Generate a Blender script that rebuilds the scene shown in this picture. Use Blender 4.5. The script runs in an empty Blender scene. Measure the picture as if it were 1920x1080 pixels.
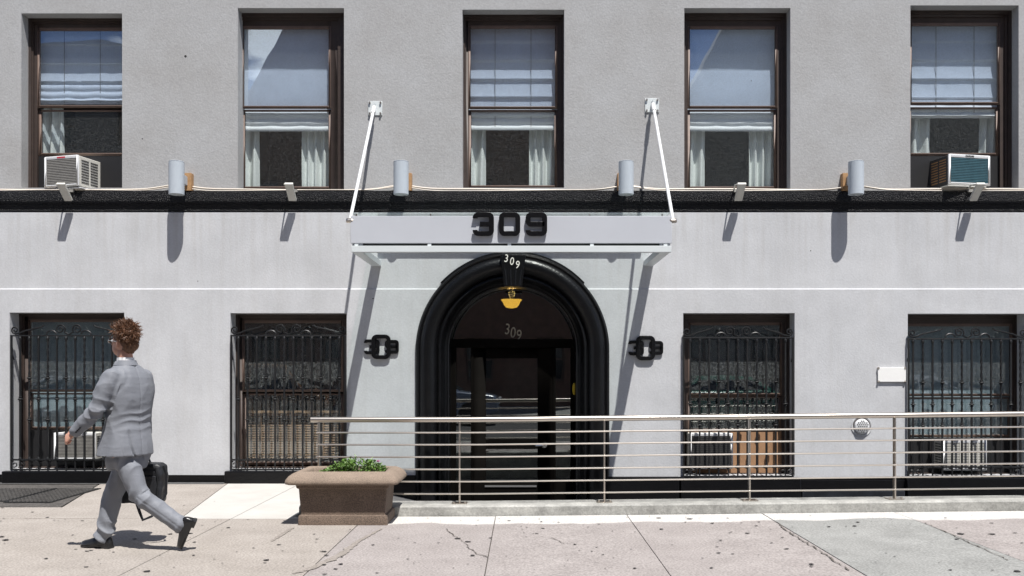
import bpy, bmesh, math, random
from mathutils import Vector, Matrix, noise
from mathutils.geometry import tessellate_polygon
R = math.radians
random.seed(7)
S = bpy.context.scene
COL = S.collection

# ------------------------------------------------------------------ camera, world, sun, exposure
D = 11.0                       # metres from camera to facade
cam = bpy.data.objects.new('camera', bpy.data.cameras.new('camera'))
COL.objects.link(cam)
cam.location = (0, -D, 1.4)
cam.rotation_euler = (R(90), 0, 0)
cam.data.sensor_width = 36
cam.data.lens = 1650 / 1920 * 36
cam.data.shift_x = -20 / 1920
cam.data.shift_y = 155 / 1920
cam.data.clip_end = 500
S.camera = cam

SUN = Vector((0.46, -1.0, 2.35)).normalized()
w = bpy.data.worlds.new('World'); S.world = w; w.use_nodes = True
nt = w.node_tree; nt.nodes.clear()
def N(t, **k):
    n = nt.nodes.new(t)
    for a, b in k.items(): setattr(n, a, b)
    return n
sky = N('ShaderNodeTexSky', sky_type='NISHITA', sun_disc=False)
sky.sun_elevation = math.asin(SUN.z); sky.sun_rotation = math.atan2(SUN.x, SUN.y)
sky.dust_density = 0.5; sky.ozone_density = 3.0
tc = N('ShaderNodeTexCoord'); sep = N('ShaderNodeSeparateXYZ')
nt.links.new(tc.outputs['Generated'], sep.inputs[0])
zc = N('ShaderNodeMath', operation='MAXIMUM'); zc.inputs[1].default_value = 0.0
nt.links.new(sep.outputs['Z'], zc.inputs[0])
za = N('ShaderNodeMath', operation='ADD'); za.inputs[1].default_value = 0.15
nt.links.new(zc.outputs[0], za.inputs[0])
dv = N('ShaderNodeVectorMath', operation='DIVIDE')
cmb = N('ShaderNodeCombineXYZ')
for i in range(3): nt.links.new(za.outputs[0], cmb.inputs[i])
nt.links.new(tc.outputs['Generated'], dv.inputs[0]); nt.links.new(cmb.outputs[0], dv.inputs[1])
nz = N('ShaderNodeTexNoise'); nz.inputs['Scale'].default_value = 1.9; nz.inputs['Detail'].default_value = 8
nz.inputs['Roughness'].default_value = 0.55
shf = N('ShaderNodeVectorMath', operation='ADD'); shf.inputs[1].default_value = (2.1, 0.6, 0.3)
nt.links.new(dv.outputs[0], shf.inputs[0]); nt.links.new(shf.outputs[0], nz.inputs['Vector'])
cr = N('ShaderNodeValToRGB'); cr.color_ramp.elements[0].position = 0.535; cr.color_ramp.elements[1].position = 0.6
hz = N('ShaderNodeMapRange'); hz.inputs['From Min'].default_value = 0.1; hz.inputs['From Max'].default_value = 0.7
hz.inputs['To Min'].default_value = 0.055; hz.inputs['To Max'].default_value = -0.05
nt.links.new(sep.outputs['Z'], hz.inputs['Value'])
hs = N('ShaderNodeMath', operation='ADD'); nt.links.new(nz.outputs[0], hs.inputs[0]); nt.links.new(hz.outputs[0], hs.inputs[1])
nt.links.new(hs.outputs[0], cr.inputs[0])
mx = N('ShaderNodeMix', data_type='RGBA')
nt.links.new(cr.outputs[0], mx.inputs['Factor'])
tint = N('ShaderNodeMix', data_type='RGBA', blend_type='MULTIPLY'); tint.inputs['Factor'].default_value = 1
tint.inputs[7].default_value = (0.62, 0.72, 0.95, 1)
nt.links.new(sky.outputs[0], tint.inputs[6])
nt.links.new(tint.outputs[2], mx.inputs[6])
mx.inputs[7].default_value = (20, 20.7, 22, 1)
bg = N('ShaderNodeBackground'); bg.inputs['Strength'].default_value = 0.05
nt.links.new(mx.outputs[2], bg.inputs['Color'])
wo = N('ShaderNodeOutputWorld'); nt.links.new(bg.outputs[0], wo.inputs[0])

sl = bpy.data.lights.new('sun', 'SUN'); sl.energy = 5.0; sl.angle = R(0.53); sl.color = (1.0, 0.965, 0.92)
so = bpy.data.objects.new('sun', sl); COL.objects.link(so)
so.rotation_euler = SUN.to_track_quat('Z', 'Y').to_euler(); so.location = (8, -20, 40)
S.view_settings.view_transform = 'Standard'; S.view_settings.look = 'None'
S.view_settings.exposure = 0.52; S.view_settings.gamma = 1; S.view_settings.use_curve_mapping = False
S.render.engine = 'CYCLES'
S.cycles.max_bounces = 8; S.cycles.transparent_max_bounces = 16
S.cycles.use_denoising = True

# ------------------------------------------------------------------ measuring helpers (photo pixels -> metres on a plane at depth Y)
def sc(Y=0.0): return 1650.0 / (D + Y)
def X(px, Y=0.0): return (px - 980) / sc(Y)
def Z(py, Y=0.0): return 1.4 + (695 - py) / sc(Y)
def G(x): return 0.0105 * max(0.0, x + 0.5)      # the pavement climbs gently to the right

# ------------------------------------------------------------------ materials
def mat(name, col, rough=0.6, metal=0.0, var=0.0, vscale=3.0, bump=0.0, bscale=80.0, col2=None, fine=0.0, fscale=150.0,
        spec=0.5, streak=0.0, sheen=0.0, coat=0.0, bdist=0.01, smask=None, white=None):
    m = bpy.data.materials.new(name); m.use_nodes = True
    t = m.node_tree; b = t.nodes['Principled BSDF']; L = t.links.new
    b.inputs['Roughness'].default_value = rough; b.inputs['Metallic'].default_value = metal
    b.inputs['Specular IOR Level'].default_value = spec
    if sheen: b.inputs['Sheen Weight'].default_value = sheen
    if coat: b.inputs['Coat Weight'].default_value = coat
    b.inputs['Base Color'].default_value = (*col, 1)
    tcn = t.nodes.new('ShaderNodeTexCoord'); src = tcn.outputs['Object']
    cur = None
    if var or col2:
        n = t.nodes.new('ShaderNodeTexNoise'); n.inputs['Scale'].default_value = vscale; n.inputs['Detail'].default_value = 6
        n.inputs['Roughness'].default_value = 0.6
        L(src, n.inputs['Vector'])
        r = t.nodes.new('ShaderNodeMapRange'); r.inputs['From Min'].default_value = 0.3; r.inputs['From Max'].default_value = 0.7
        L(n.outputs[0], r.inputs['Value'])
        mm = t.nodes.new('ShaderNodeMix'); mm.data_type = 'RGBA'
        c2 = col2 if col2 else tuple(c * (1 - var) for c in col)
        mm.inputs[6].default_value = (*col, 1); mm.inputs[7].default_value = (*c2, 1)
        L(r.outputs[0], mm.inputs['Factor']); cur = mm.outputs[2]
    if streak:
        mp = t.nodes.new('ShaderNodeMapping'); mp.inputs['Scale'].default_value = (9, 9, 0.45)
        L(src, mp.inputs[0])
        n = t.nodes.new('ShaderNodeTexNoise'); n.inputs['Scale'].default_value = 1.5; n.inputs['Detail'].default_value = 5
        L(mp.outputs[0], n.inputs['Vector'])
        r = t.nodes.new('ShaderNodeMapRange'); r.inputs['From Min'].default_value = 0.45; r.inputs['From Max'].default_value = 0.8
        r.inputs['To Min'].default_value = 0; r.inputs['To Max'].default_value = streak
        L(n.outputs[0], r.inputs['Value'])
        mm = t.nodes.new('ShaderNodeMix'); mm.data_type = 'RGBA'; mm.blend_type = 'MULTIPLY'
        if cur: L(cur, mm.inputs[6])
        else: mm.inputs[6].default_value = (*col, 1)
        mm.inputs[7].default_value = (0.72, 0.68, 0.62, 1)
        fo = r.outputs[0]
        if smask:
            sp = t.nodes.new('ShaderNodeSeparateXYZ'); L(src, sp.inputs[0])
            r2 = t.nodes.new('ShaderNodeMapRange'); r2.inputs['From Min'].default_value = smask[0]; r2.inputs['From Max'].default_value = smask[1]
            r2.inputs['To Min'].default_value = .32; L(sp.outputs['Z'], r2.inputs['Value'])
            ml = t.nodes.new('ShaderNodeMath'); ml.operation = 'MULTIPLY'; L(fo, ml.inputs[0]); L(r2.outputs[0], ml.inputs[1]); fo = ml.outputs[0]
        L(fo, mm.inputs['Factor']); cur = mm.outputs[2]
    if white:
        # splashed new cement along one edge, with a ragged border
        sp = t.nodes.new('ShaderNodeSeparateXYZ'); L(src, sp.inputs[0])
        n = t.nodes.new('ShaderNodeTexNoise'); n.inputs['Scale'].default_value = 1.4; n.inputs['Detail'].default_value = 5; L(src, n.inputs['Vector'])
        ma = t.nodes.new('ShaderNodeMath'); ma.operation = 'MULTIPLY_ADD'; ma.inputs[1].default_value = .55; L(n.outputs[0], ma.inputs[0]); L(sp.outputs['Y'], ma.inputs[2])
        r = t.nodes.new('ShaderNodeMapRange'); r.inputs['From Min'].default_value = white+.27; r.inputs['From Max'].default_value = white+.31
        L(ma.outputs[0], r.inputs['Value'])
        mm = t.nodes.new('ShaderNodeMix'); mm.data_type = 'RGBA'; L(r.outputs[0], mm.inputs['Factor'])
        if cur: L(cur, mm.inputs[6])
        else: mm.inputs[6].default_value = (*col, 1)
        mm.inputs[7].default_value = (.52, .505, .48, 1); cur = mm.outputs[2]
    if fine:
        n = t.nodes.new('ShaderNodeTexNoise'); n.inputs['Scale'].default_value = fscale; n.inputs['Detail'].default_value = 3
        L(src, n.inputs['Vector'])
        r = t.nodes.new('ShaderNodeMapRange'); r.inputs['From Min'].default_value = 0.35; r.inputs['From Max'].default_value = 0.65
        r.inputs['To Min'].default_value = 1 - fine; r.inputs['To Max'].default_value = 1 + fine * 0.6
        L(n.outputs[0], r.inputs['Value'])
        mm = t.nodes.new('ShaderNodeVectorMath'); mm.operation = 'MULTIPLY'
        if cur: L(cur, mm.inputs[0])
        else: mm.inputs[0].default_value = col
        L(r.outputs[0], mm.inputs[1]); cur = mm.outputs[0]
    if cur: L(cur, b.inputs['Base Color'])
    if bump:
        n = t.nodes.new('ShaderNodeTexNoise'); n.inputs['Scale'].default_value = bscale; n.inputs['Detail'].default_value = 5
        L(src, n.inputs['Vector'])
        bp = t.nodes.new('ShaderNodeBump'); bp.inputs['Strength'].default_value = bump; bp.inputs['Distance'].default_value = bdist
        L(n.outputs[0], bp.inputs['Height']); L(bp.outputs[0], b.inputs['Normal'])
    return m

def glass_mat(name, tint=(0.8, 0.88, 0.9), refl=0.14, dirt=0.03, rtint=(0.95, 1, 1.05)):
    m = bpy.data.materials.new(name); m.use_nodes = True
    t = m.node_tree; t.nodes.clear(); L = t.links.new
    tr = t.nodes.new('ShaderNodeBsdfTransparent'); tr.inputs[0].default_value = (*tint, 1)
    gl = t.nodes.new('ShaderNodeBsdfGlossy'); gl.inputs['Roughness'].default_value = 0.0
    gl.inputs['Color'].default_value = (min(1, rtint[0]), min(1, rtint[1]), min(1, rtint[2]), 1)
    lw0 = t.nodes.new('ShaderNodeLayerWeight'); lw = t.nodes.new('ShaderNodeMath'); lw.operation = 'POWER'; lw.inputs[1].default_value = 5
    L(lw0.outputs['Facing'], lw.inputs[0])
    ad = t.nodes.new('ShaderNodeMath'); ad.operation = 'ADD'; ad.use_clamp = True; ad.inputs[1].default_value = refl
    L(lw.outputs[0], ad.inputs[0])
    mx = t.nodes.new('ShaderNodeMixShader'); L(ad.outputs[0], mx.inputs[0]); L(tr.outputs[0], mx.inputs[1]); L(gl.outputs[0], mx.inputs[2])
    df = t.nodes.new('ShaderNodeBsdfDiffuse'); df.inputs[0].default_value = (0.6, 0.62, 0.62, 1)
    tcn = t.nodes.new('ShaderNodeTexCoord')
    n = t.nodes.new('ShaderNodeTexNoise'); n.inputs['Scale'].default_value = 60; n.inputs['Detail'].default_value = 6
    L(tcn.outputs['Object'], n.inputs['Vector'])
    r = t.nodes.new('ShaderNodeMapRange'); r.inputs['From Min'].default_value = 0.4; r.inputs['From Max'].default_value = 0.85
    r.inputs['To Min'].default_value = dirt * 0.4; r.inputs['To Max'].default_value = dirt * 5
    L(n.outputs[0], r.inputs['Value'])
    mx2 = t.nodes.new('ShaderNodeMixShader'); L(r.outputs[0], mx2.inputs[0]); L(mx.outputs[0], mx2.inputs[1]); L(df.outputs[0], mx2.inputs[2])
    # slightly wavy panes
    n2 = t.nodes.new('ShaderNodeTexNoise'); n2.inputs['Scale'].default_value = 2.5; n2.inputs['Detail'].default_value = 1
    L(tcn.outputs['Object'], n2.inputs['Vector'])
    bp = t.nodes.new('ShaderNodeBump'); bp.inputs['Strength'].default_value = 0.04; bp.inputs['Distance'].default_value = 0.01
    L(n2.outputs[0], bp.inputs['Height']); L(bp.outputs[0], gl.inputs['Normal'])
    o = t.nodes.new('ShaderNodeOutputMaterial'); L(mx2.outputs[0], o.inputs[0])
    return m

def emit_mat(name, col, strength):
    m = bpy.data.materials.new(name); m.use_nodes = True
    b = m.node_tree.nodes['Principled BSDF']; b.inputs['Base Color'].default_value = (*col, 1)
    b.inputs['Emission Color'].default_value = (*col, 1); b.inputs['Emission Strength'].default_value = strength
    return m

M = {}
M['wall_low'] = mat('pale grey stucco', (0.545, 0.555, 0.572), 0.85, var=0.16, vscale=1.7, bump=0.18, bscale=45, fine=0.05, fscale=40, streak=0.55, smask=(2.5, 3.45))
M['wall_up'] = mat('mid grey stucco', (0.392, 0.398, 0.405), 0.9, vscale=1.5, bump=0.3, bscale=48, fine=0.07, fscale=45, col2=(0.34,0.338,0.336))
M['black'] = mat('glossy black masonry paint', (0.005, 0.005, 0.006), 0.33, var=0.3, vscale=6, bump=0.4, bscale=38, spec=0.3)
M['ledge'] = mat('rough black ledge paint', (0.008, 0.008, 0.010), 0.3, var=0.3, vscale=10, bump=1.0, bscale=75, spec=0.3, bdist=0.04)
M['iron'] = mat('black wrought iron', (0.008, 0.0085, 0.0095), 0.45, bump=0.2, bscale=120)
M['brown'] = mat('brown window paint', (0.15, 0.102, 0.082), 0.55, var=0.25, vscale=9, bump=0.1, bscale=90)
M['darkbrown'] = mat('dark brown window paint', (0.05, 0.034, 0.028), 0.55, var=0.3, vscale=9)
M['panel_black'] = mat('black filler panel', (0.012, 0.012, 0.013), 0.5)
M['white_metal'] = mat('white painted metal', (0.72, 0.73, 0.74), 0.4, var=0.08, vscale=8)
M['offwhite'] = mat('off white plastic', (0.62, 0.61, 0.56), 0.5, var=0.15, vscale=12)
M['lamp_grey'] = mat('pale blue grey enamel', (0.46, 0.51, 0.56), 0.4, var=0.06, vscale=10)
M['canopy'] = mat('silver grey canopy paint', (0.50, 0.52, 0.56), 0.38, var=0.05, vscale=2)
M['canopy_bar'] = mat('white canopy bar paint', (0.62, 0.66, 0.67), 0.4, var=0.05, vscale=4)
M['wood'] = mat('raw wood block', (0.42, 0.24, 0.11), 0.7, var=0.3, vscale=20)
M['cable'] = mat('cream cable sheath', (0.66, 0.60, 0.52), 0.5)
M['steel'] = mat('brushed stainless steel', (0.60, 0.55, 0.49), 0.32, metal=1.0, bump=0.05, bscale=200)
M['chrome'] = mat('polished steel', (0.7, 0.7, 0.7), 0.15, metal=1.0)
for k_, c_, c2_ in (('pink',(0.328,0.299,0.286),(.262,.236,.225)),('tan',(0.345,0.313,0.283),(.275,.247,.22)),('grey',(0.295,0.297,0.285),(.215,.217,.207))):
    for w_ in (None, -2.98):
        M['slab_'+k_+('_w' if w_ else '')] = mat(k_+' concrete slab', c_, .85, col2=c2_, vscale=2.6, bump=.35, bscale=70, fine=.26, fscale=60, white=w_)
M['slab_white'] = mat('new white concrete', (0.50, 0.485, 0.455), 0.85, var=0.16, vscale=2.5, bump=0.2, bscale=80, fine=0.07, fscale=90)
M['kerb'] = mat('weathered kerb concrete', (0.42, 0.417, 0.39), 0.88, var=0.5, vscale=5, bump=0.5, bscale=40, fine=0.15, fscale=60)
M['joint'] = mat('dirt in joints', (0.16, 0.14, 0.12), 0.95, var=0.4, vscale=14)
M['crackm'] = mat('dirt in hairline cracks', (0.13, 0.115, 0.1), .95, var=.4, vscale=20)
M['asphalt'] = mat('asphalt', (0.06, 0.06, 0.062), 0.9, var=0.3, vscale=1.0, bump=0.4, bscale=120)
M['gum'] = mat('blackened gum', (0.03, 0.027, 0.026), 0.8)
M['areaway'] = mat('dark stained areaway', (0.10, 0.10, 0.10), 0.9, var=0.4, vscale=8, bump=0.5, bscale=60)
M['planter'] = mat('exposed aggregate brown concrete', (0.275, 0.212, 0.162), 0.85, var=0.2, vscale=6, bump=0.6, bscale=150, fine=0.3, fscale=160)
M['soil'] = mat('dark soil', (0.03, 0.022, 0.016), 0.95, var=0.5, vscale=30, bump=0.8, bscale=60)
M['leaf'] = mat('bright green leaf', (0.075, 0.17, 0.028), 0.5, var=0.5, vscale=25, col2=(0.13, 0.22, 0.035))
M['petal'] = mat('pink petals', (0.6, 0.12, 0.42), 0.6)
M['blind'] = mat('white roman blind cloth', (0.82, 0.84, 0.87), 0.9, var=0.08, vscale=6, bump=0.1, bscale=200)
M['curtain'] = mat('pale curtain cloth', (0.84, 0.87, 0.85), 0.9, var=0.1, vscale=7)
M['venetian'] = mat('tan venetian slat', (0.66, 0.40, 0.24), 0.6, var=0.2, vscale=9)
M['greyblind'] = mat('grey blue roller blind', (0.34, 0.40, 0.43), 0.8, var=0.15, vscale=3)
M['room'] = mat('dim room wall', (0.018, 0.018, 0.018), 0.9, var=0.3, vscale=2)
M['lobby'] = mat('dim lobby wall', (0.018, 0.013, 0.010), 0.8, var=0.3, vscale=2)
M['fin'] = mat('dirty grille metal', (0.30, 0.29, 0.27), 0.5, var=0.3, vscale=20)
M['fin_dark'] = mat('dark grille fins', (0.05, 0.05, 0.05), 0.5)
M['coil'] = mat('teal condenser fins', (0.05, 0.13, 0.16), 0.4, var=0.3, vscale=15)
M['red'] = mat('red badge', (0.45, 0.03, 0.05), 0.5)
M['cardboard'] = mat('brown plywood filler', (0.36, 0.205, 0.11), 0.75, var=0.2, vscale=10)
M['glass'] = glass_mat('window glass', (0.88, 0.92, 0.93), refl=0.10)
M['glass_up'] = glass_mat('sky facing window glass', (0.90, 0.94, 0.985), refl=0.17, dirt=0.012)
M['glass_low'] = glass_mat('clear lower window glass', (0.96, 0.98, 0.98), refl=0.085, dirt=0.012)
M['glass_door'] = glass_mat('door glass', (0.5, 0.5, 0.5), refl=0.17, dirt=0.002)
M['glass_roof'] = glass_mat('canopy glass', (0.945, 0.975, 0.965), refl=0.02, dirt=0.008)
M['lamp_on'] = emit_mat('lit amber bowl', (1.0, 0.58, 0.07), 2.6)
M['silver_digit'] = mat('pale metal digit', (0.8, 0.78, 0.72), 0.4)
M['yellow'] = mat('plain yellow', (0.6, 0.42, 0.02), 0.5)

# ------------------------------------------------------------------ mesh collector
class MB:
    def __init__(s): s.v = []; s.f = []
    def add(s, vs, fs):
        b = len(s.v); s.v += [tuple(v) for v in vs]; s.f += [tuple(b + i for i in f) for f in fs]; return s
    def box(s, x0, x1, y0, y1, z0, z1):
        if x0 > x1: x0, x1 = x1, x0
        if y0 > y1: y0, y1 = y1, y0
        if z0 > z1: z0, z1 = z1, z0
        return s.add([(x0,y0,z0),(x1,y0,z0),(x1,y1,z0),(x0,y1,z0),(x0,y0,z1),(x1,y0,z1),(x1,y1,z1),(x0,y1,z1)],
                     [(0,3,2,1),(4,5,6,7),(0,1,5,4),(1,2,6,5),(2,3,7,6),(3,0,4,7)])
    def prism(s, pts, axis, a, b):
        """pts 2D polygon; extruded along axis ('y' -> pts are (x,z); 'x' -> (y,z); 'z' -> (x,y))"""
        def mk(p, t): return (p[0], t, p[1]) if axis == 'y' else ((t, p[0], p[1]) if axis == 'x' else (p[0], p[1], t))
        n = len(pts)
        vs = [mk(p, a) for p in pts] + [mk(p, b) for p in pts]
        tris = tessellate_polygon([[Vector((p[0], p[1], 0)) for p in pts]])
        fs = [tuple(t) for t in tris] + [tuple(i + n for i in reversed(t)) for t in tris]
        fs += [(i, (i + 1) % n, (i + 1) % n + n, i + n) for i in range(n)]
        return s.add(vs, fs)
    def rings(s, rings, close=True, caps=True):
        n = len(rings[0]); vs = [p for r in rings for p in r]; fs = []
        for k in range(len(rings) - 1):
            for i in range(n if close else n - 1):
                j = (i + 1) % n
                fs.append((k*n+i, k*n+j, (k+1)*n+j, (k+1)*n+i))
        if caps and close:
            fs.append(tuple(reversed(range(n)))); fs.append(tuple((len(rings)-1)*n + i for i in range(n)))
        return s.add(vs, fs)
    def tube(s, path, r, n=8, caps=True, square=False, twist=0.0):
        path = [Vector(p) for p in path]; rings = []
        up = None
        for i, p in enumerate(path):
            t = (path[min(i+1, len(path)-1)] - path[max(i-1, 0)])
            if t.length < 1e-9: t = Vector((0,0,1))
            t.normalize()
            if up is None:
                up = Vector((0,0,1)) if abs(t.z) < 0.9 else Vector((0,1,0))
            a = (up - t * up.dot(t))
            if a.length < 1e-6: a = t.orthogonal()
            a.normalize(); up = a; b = t.cross(a)
            rr = r[i] if isinstance(r, (list, tuple)) else r
            ring = []
            nn = 4 if square else n
            for k in range(nn):
                an = 2*math.pi*(k + (0.5 if square else 0))/nn + twist * i
                q = rr * (1.414 if square else 1)
                ring.append(p + a*math.cos(an)*q + b*math.sin(an)*q)
            rings.append(ring)
        return s.rings(rings, caps=caps)
    def lathe(s, c, prof, n=24, axis='z', caps=True):
        rings = []
        for r, h in prof:
            ring = []
            for k in range(n):
                a = 2*math.pi*k/n
                if axis == 'z': ring.append((c[0]+r*math.cos(a), c[1]+r*math.sin(a), c[2]+h))
                elif axis == 'y': ring.append((c[0]+r*math.cos(a), c[1]+h, c[2]+r*math.sin(a)))
                else: ring.append((c[0]+h, c[1]+r*math.cos(a), c[2]+r*math.sin(a)))
            rings.append(ring)
        return s.rings(rings, caps=caps)
    def frame(s, x0, x1, z0, z1, wl, wr, wb, wt, y0, y1):
        """hollow rectangle facing the street; butt jointed"""
        s.box(x0, x0+wl, y0, y1, z0, z1); s.box(x1-wr, x1, y0, y1, z0, z1)
        s.box(x0+wl, x1-wr, y0, y1, z0, z0+wb); s.box(x0+wl, x1-wr, y0, y1, z1-wt, z1)
        return s
    def stroke(s, pts, wd, y0, y1, closed=False):
        """flat ribbon of width wd along 2D points (x,z), extruded y0..y1"""
        P = [Vector(p) for p in pts]; n = len(P); Lf = []; Rt = []
        for i in range(n):
            a = P[(i-1) % n] if (closed or i > 0) else P[i]; c = P[(i+1) % n] if (closed or i < n-1) else P[i]
            d1 = (P[i]-a); d2 = (c-P[i])
            if d1.length < 1e-9: d1 = d2
            if d2.length < 1e-9: d2 = d1
            d1.normalize(); d2.normalize()
            n1 = Vector((-d1.y, d1.x)); n2 = Vector((-d2.y, d2.x)); m = (n1+n2)
            m.normalize(); k = wd/2/max(0.4, m.dot(n1))
            Lf.append(P[i]+m*k); Rt.append(P[i]-m*k)
        rg = [[(l.x,y0,l.y),(r.x,y0,r.y),(r.x,y1,r.y),(l.x,y1,l.y)] for l, r in zip(Lf, Rt)]
        if closed: rg.append(rg[0])
        return s.rings(rg, caps=not closed)
    def data(s, name, m, origin=(0,0,0), smooth=False, bevel=0.0, ang=None, seg=2):
        if ang is None: ang = 35 if smooth else 20
        o = Vector(origin)
        me = bpy.data.meshes.new(name)
        me.from_pydata([tuple(Vector(v)-o) for v in s.v], [], s.f)
        bm = bmesh.new(); bm.from_mesh(me)
        bmesh.ops.remove_doubles(bm, verts=bm.verts, dist=1e-6)
        bmesh.ops.recalc_face_normals(bm, faces=bm.faces)
        if bevel:
            es = [e for e in bm.edges if len(e.link_faces) == 2 and e.calc_face_angle(0) > R(30)]
            bmesh.ops.bevel(bm, geom=es, offset=bevel, segments=seg, affect='EDGES', profile=0.5, clamp_overlap=True)
        bm.to_mesh(me); bm.free()
        if m: me.materials.append(m)
        if smooth or bevel:
            me.shade_smooth(); me.set_sharp_from_angle(angle=R(ang))
        return me
    def build(s, name, m, parent=None, origin=None, **k):
        if parent is not None: origin = parent['_o']
        elif origin is None: origin = (0,0,0)
        me = s.data(name, m, origin, **k)
        ob = bpy.data.objects.new(name, me); COL.objects.link(ob)
        if parent is not None: ob.parent = parent
        else: ob.location = origin
        ob['_o'] = list(origin)
        ROOTS.append(ob)
        return ob
ROOTS = []
def tag(o, label=None, cat=None, group=None, kind=None):
    if label: o['label'] = label
    if cat: o['category'] = cat
    if group: o['group'] = group
    if kind: o['kind'] = kind
    return o
def thing(name, loc, label=None, cat=None, group=None, kind=None):
    o = bpy.data.objects.new(name, None); COL.objects.link(o); o.location = loc; o['_o'] = list(loc)
    o.empty_display_size = 0.1; ROOTS.append(o)
    return tag(o, label, cat, group, kind)
def inst(name, me, parent, loc):
    """object sharing mesh data; loc in world metres"""
    o = bpy.data.objects.new(name, me); COL.objects.link(o); o.parent = parent
    o.location = Vector(loc) - Vector(parent['_o']); o['_o'] = list(loc); ROOTS.append(o)
    return o
def copy_tree(src, dx, label, group=None):
    """copy a thing with parts and sub-parts, moved by dx (vector)"""
    def cp(o, par):
        c = o.copy(); COL.objects.link(c)
        if par: c.parent = par
        for ch in list(o.children): cp(ch, c)
        return c
    r = cp(src, None); r.location = Vector(src.location) + Vector(dx); r['label'] = label
    if group: r['group'] = group
    return r
def text_mesh(txt, size, m, extrude=0.003):
    cu = bpy.data.curves.new('t', 'FONT'); cu.body = txt; cu.size = size; cu.extrude = extrude
    cu.align_x = 'CENTER'; cu.align_y = 'CENTER'; cu.resolution_u = 3
    ob = bpy.data.objects.new('t', cu); COL.objects.link(ob)
    me = bpy.data.meshes.new_from_object(ob); bpy.data.objects.remove(ob)
    me.materials.clear(); me.materials.append(m); return me
def text_obj(name, txt, size, m, parent, loc, rot=0.0, stretch=1.0):
    me = text_mesh(txt, size, m)
    o = inst(name, me, parent, loc); o.rotation_euler = (R(90), 0, 0)
    o.rotation_euler = (Matrix.Rotation(rot, 3, 'Y') @ Matrix.Rotation(R(90), 3, 'X')).to_euler()
    o.scale = (stretch, 1, 1)
    return o

def holed_wall(mb, outer, holes, y0, depth):
    """street facing sheet with openings and their reveals"""
    loops = [outer] + holes
    tr = tessellate_polygon([[Vector((p[0], p[1], 0)) for p in lp] for lp in loops])
    flat = [p for lp in loops for p in lp]
    mb.add([(p[0], y0, p[1]) for p in flat], [tuple(t) for t in tr])
    for h in holes:
        n = len(h)
        mb.add([(p[0], y0, p[1]) for p in h] + [(p[0], depth, p[1]) for p in h],
               [(i, (i+1) % n, (i+1) % n + n, i+n) for i in range(n)])

# ------------------------------------------------------------------ ground
gr = thing('pavement', (0, 0, 0), kind='structure')
JX = [-9.1, -7.8, -6.5, -5.24, -4.0, -2.76, -1.5, -0.26, 1.0, 2.3, 3.57, 4.85, 6.1, 7.4, 8.7]
def slab(pts, m, t=0.12, name='slab'):
    b = MB(); g = 0.0035
    c = Vector((sum(p[0] for p in pts)/len(pts), sum(p[1] for p in pts)/len(pts)))
    q = []
    for p in pts:
        d = Vector(p) - c; q.append((p[0] - g*(1 if d.x > 0 else -1), p[1] - g*(1 if d.y > 0 else -1)))
    n = len(q)
    dz = random.uniform(-0.002, 0.002)
    b.add([(x, y, G(x)-t) for x, y in q] + [(x, y, G(x)+dz) for x, y in q],
          [tuple(range(n-1, -1, -1)), tuple(range(n, 2*n))] + [(i, (i+1) % n, (i+1) % n + n, i+n) for i in range(n)])
    return b.build(name, m, gr, bevel=0.003)
for i in range(len(JX)-1):
    x0, x1 = JX[i], JX[i+1]
    wh = '_w' if x0 >= -1.51 else ''
    yb = -2.545 if wh else -2.67
    m = M['slab_tan'+wh] if x1 < -1.4 else M['slab_pink'+wh]
    if i == 9: m = M['slab_grey'+wh]
    slab([(x0, -5.55), (x1, -5.55), (x1, yb), (x0, yb)], m)
for x0, x1 in ((-9.1, -7.8), (-7.8, -6.5)):
    slab([(x0, -2.67), (x1, -2.67), (x1, -0.03), (x0, -0.03)], M['slab_tan'])
slab([(-6.5, -2.67), (-4.72, -2.67), (-4.72, -1.98), (-6.5, -1.98)], M['slab_tan'])
slab([(-4.72, -2.67), (-3.24, -2.67), (-3.67, -0.03), (-5.2, -0.03), (-5.2, -0.2), (-4.72, -1.98)], M['slab_tan'])
slab([(-3.24, -2.67), (-2.76, -2.67), (-2.76, -0.03), (-3.67, -0.03)], M['slab_white'])
slab([(-2.76, -2.67), (-1.5, -2.67), (-1.5, -2.56), (-2.2, -2.56), (-2.2, -0.03), (-2.76, -0.03)], M['slab_white'])
b = MB()
nx = 40
b.add([(-9.5 + 19*i/nx, y, G(-9.5+19*i/nx) - 0.03) for i in range(nx+1) for y in (-5.6, -2.3)], [(2*i, 2*i+2, 2*i+3, 2*i+1) for i in range(nx)])
b.add([(-9.5, -2.3, -0.03), (-2.0, -2.3, -0.03), (-2.0, 0.0, -0.03), (-9.5, 0.0, -0.03)], [(0,1,2,3)])
tag(b.build('joint_bed', M['joint'], gr), None)
# cracks: thin dirt filled lines
def crack(pts, wd=0.006):
    b = MB(); L = []
    P = [Vector(p) for p in pts]
    seq = []
    for a, c in zip(P[:-1], P[1:]):
        n = max(2, int((c-a).length/0.05))
        for k in range(n): seq.append(a.lerp(c, k/n) + Vector((random.uniform(-.012,.012), random.uniform(-.012,.012))))
    seq.append(P[-1])
    rg = []
    for i, p in enumerate(seq):
        t = seq[min(i+1, len(seq)-1)] - seq[max(i-1, 0)]; t.normalize(); nn = Vector((-t.y, t.x)) * wd * random.uniform(.2, 1)
        rg.append((p+nn, p-nn))
    b.add([(q.x, q.y, G(q.x)+0.0055) for pr in rg for q in pr], [(2*i, 2*i+1, 2*i+3, 2*i+2) for i in range(len(rg)-1)])
    return b.build('crack', M['crackm'], gr)
def gx(px, py):      # pixel on the ground -> (x, y)
    s = (py-695)/1.4
    return ((px-980)/s, 1650/s - D)
crack([gx(835,992), gx(870,1018), gx(893,1040), gx(915,1046)])
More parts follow.
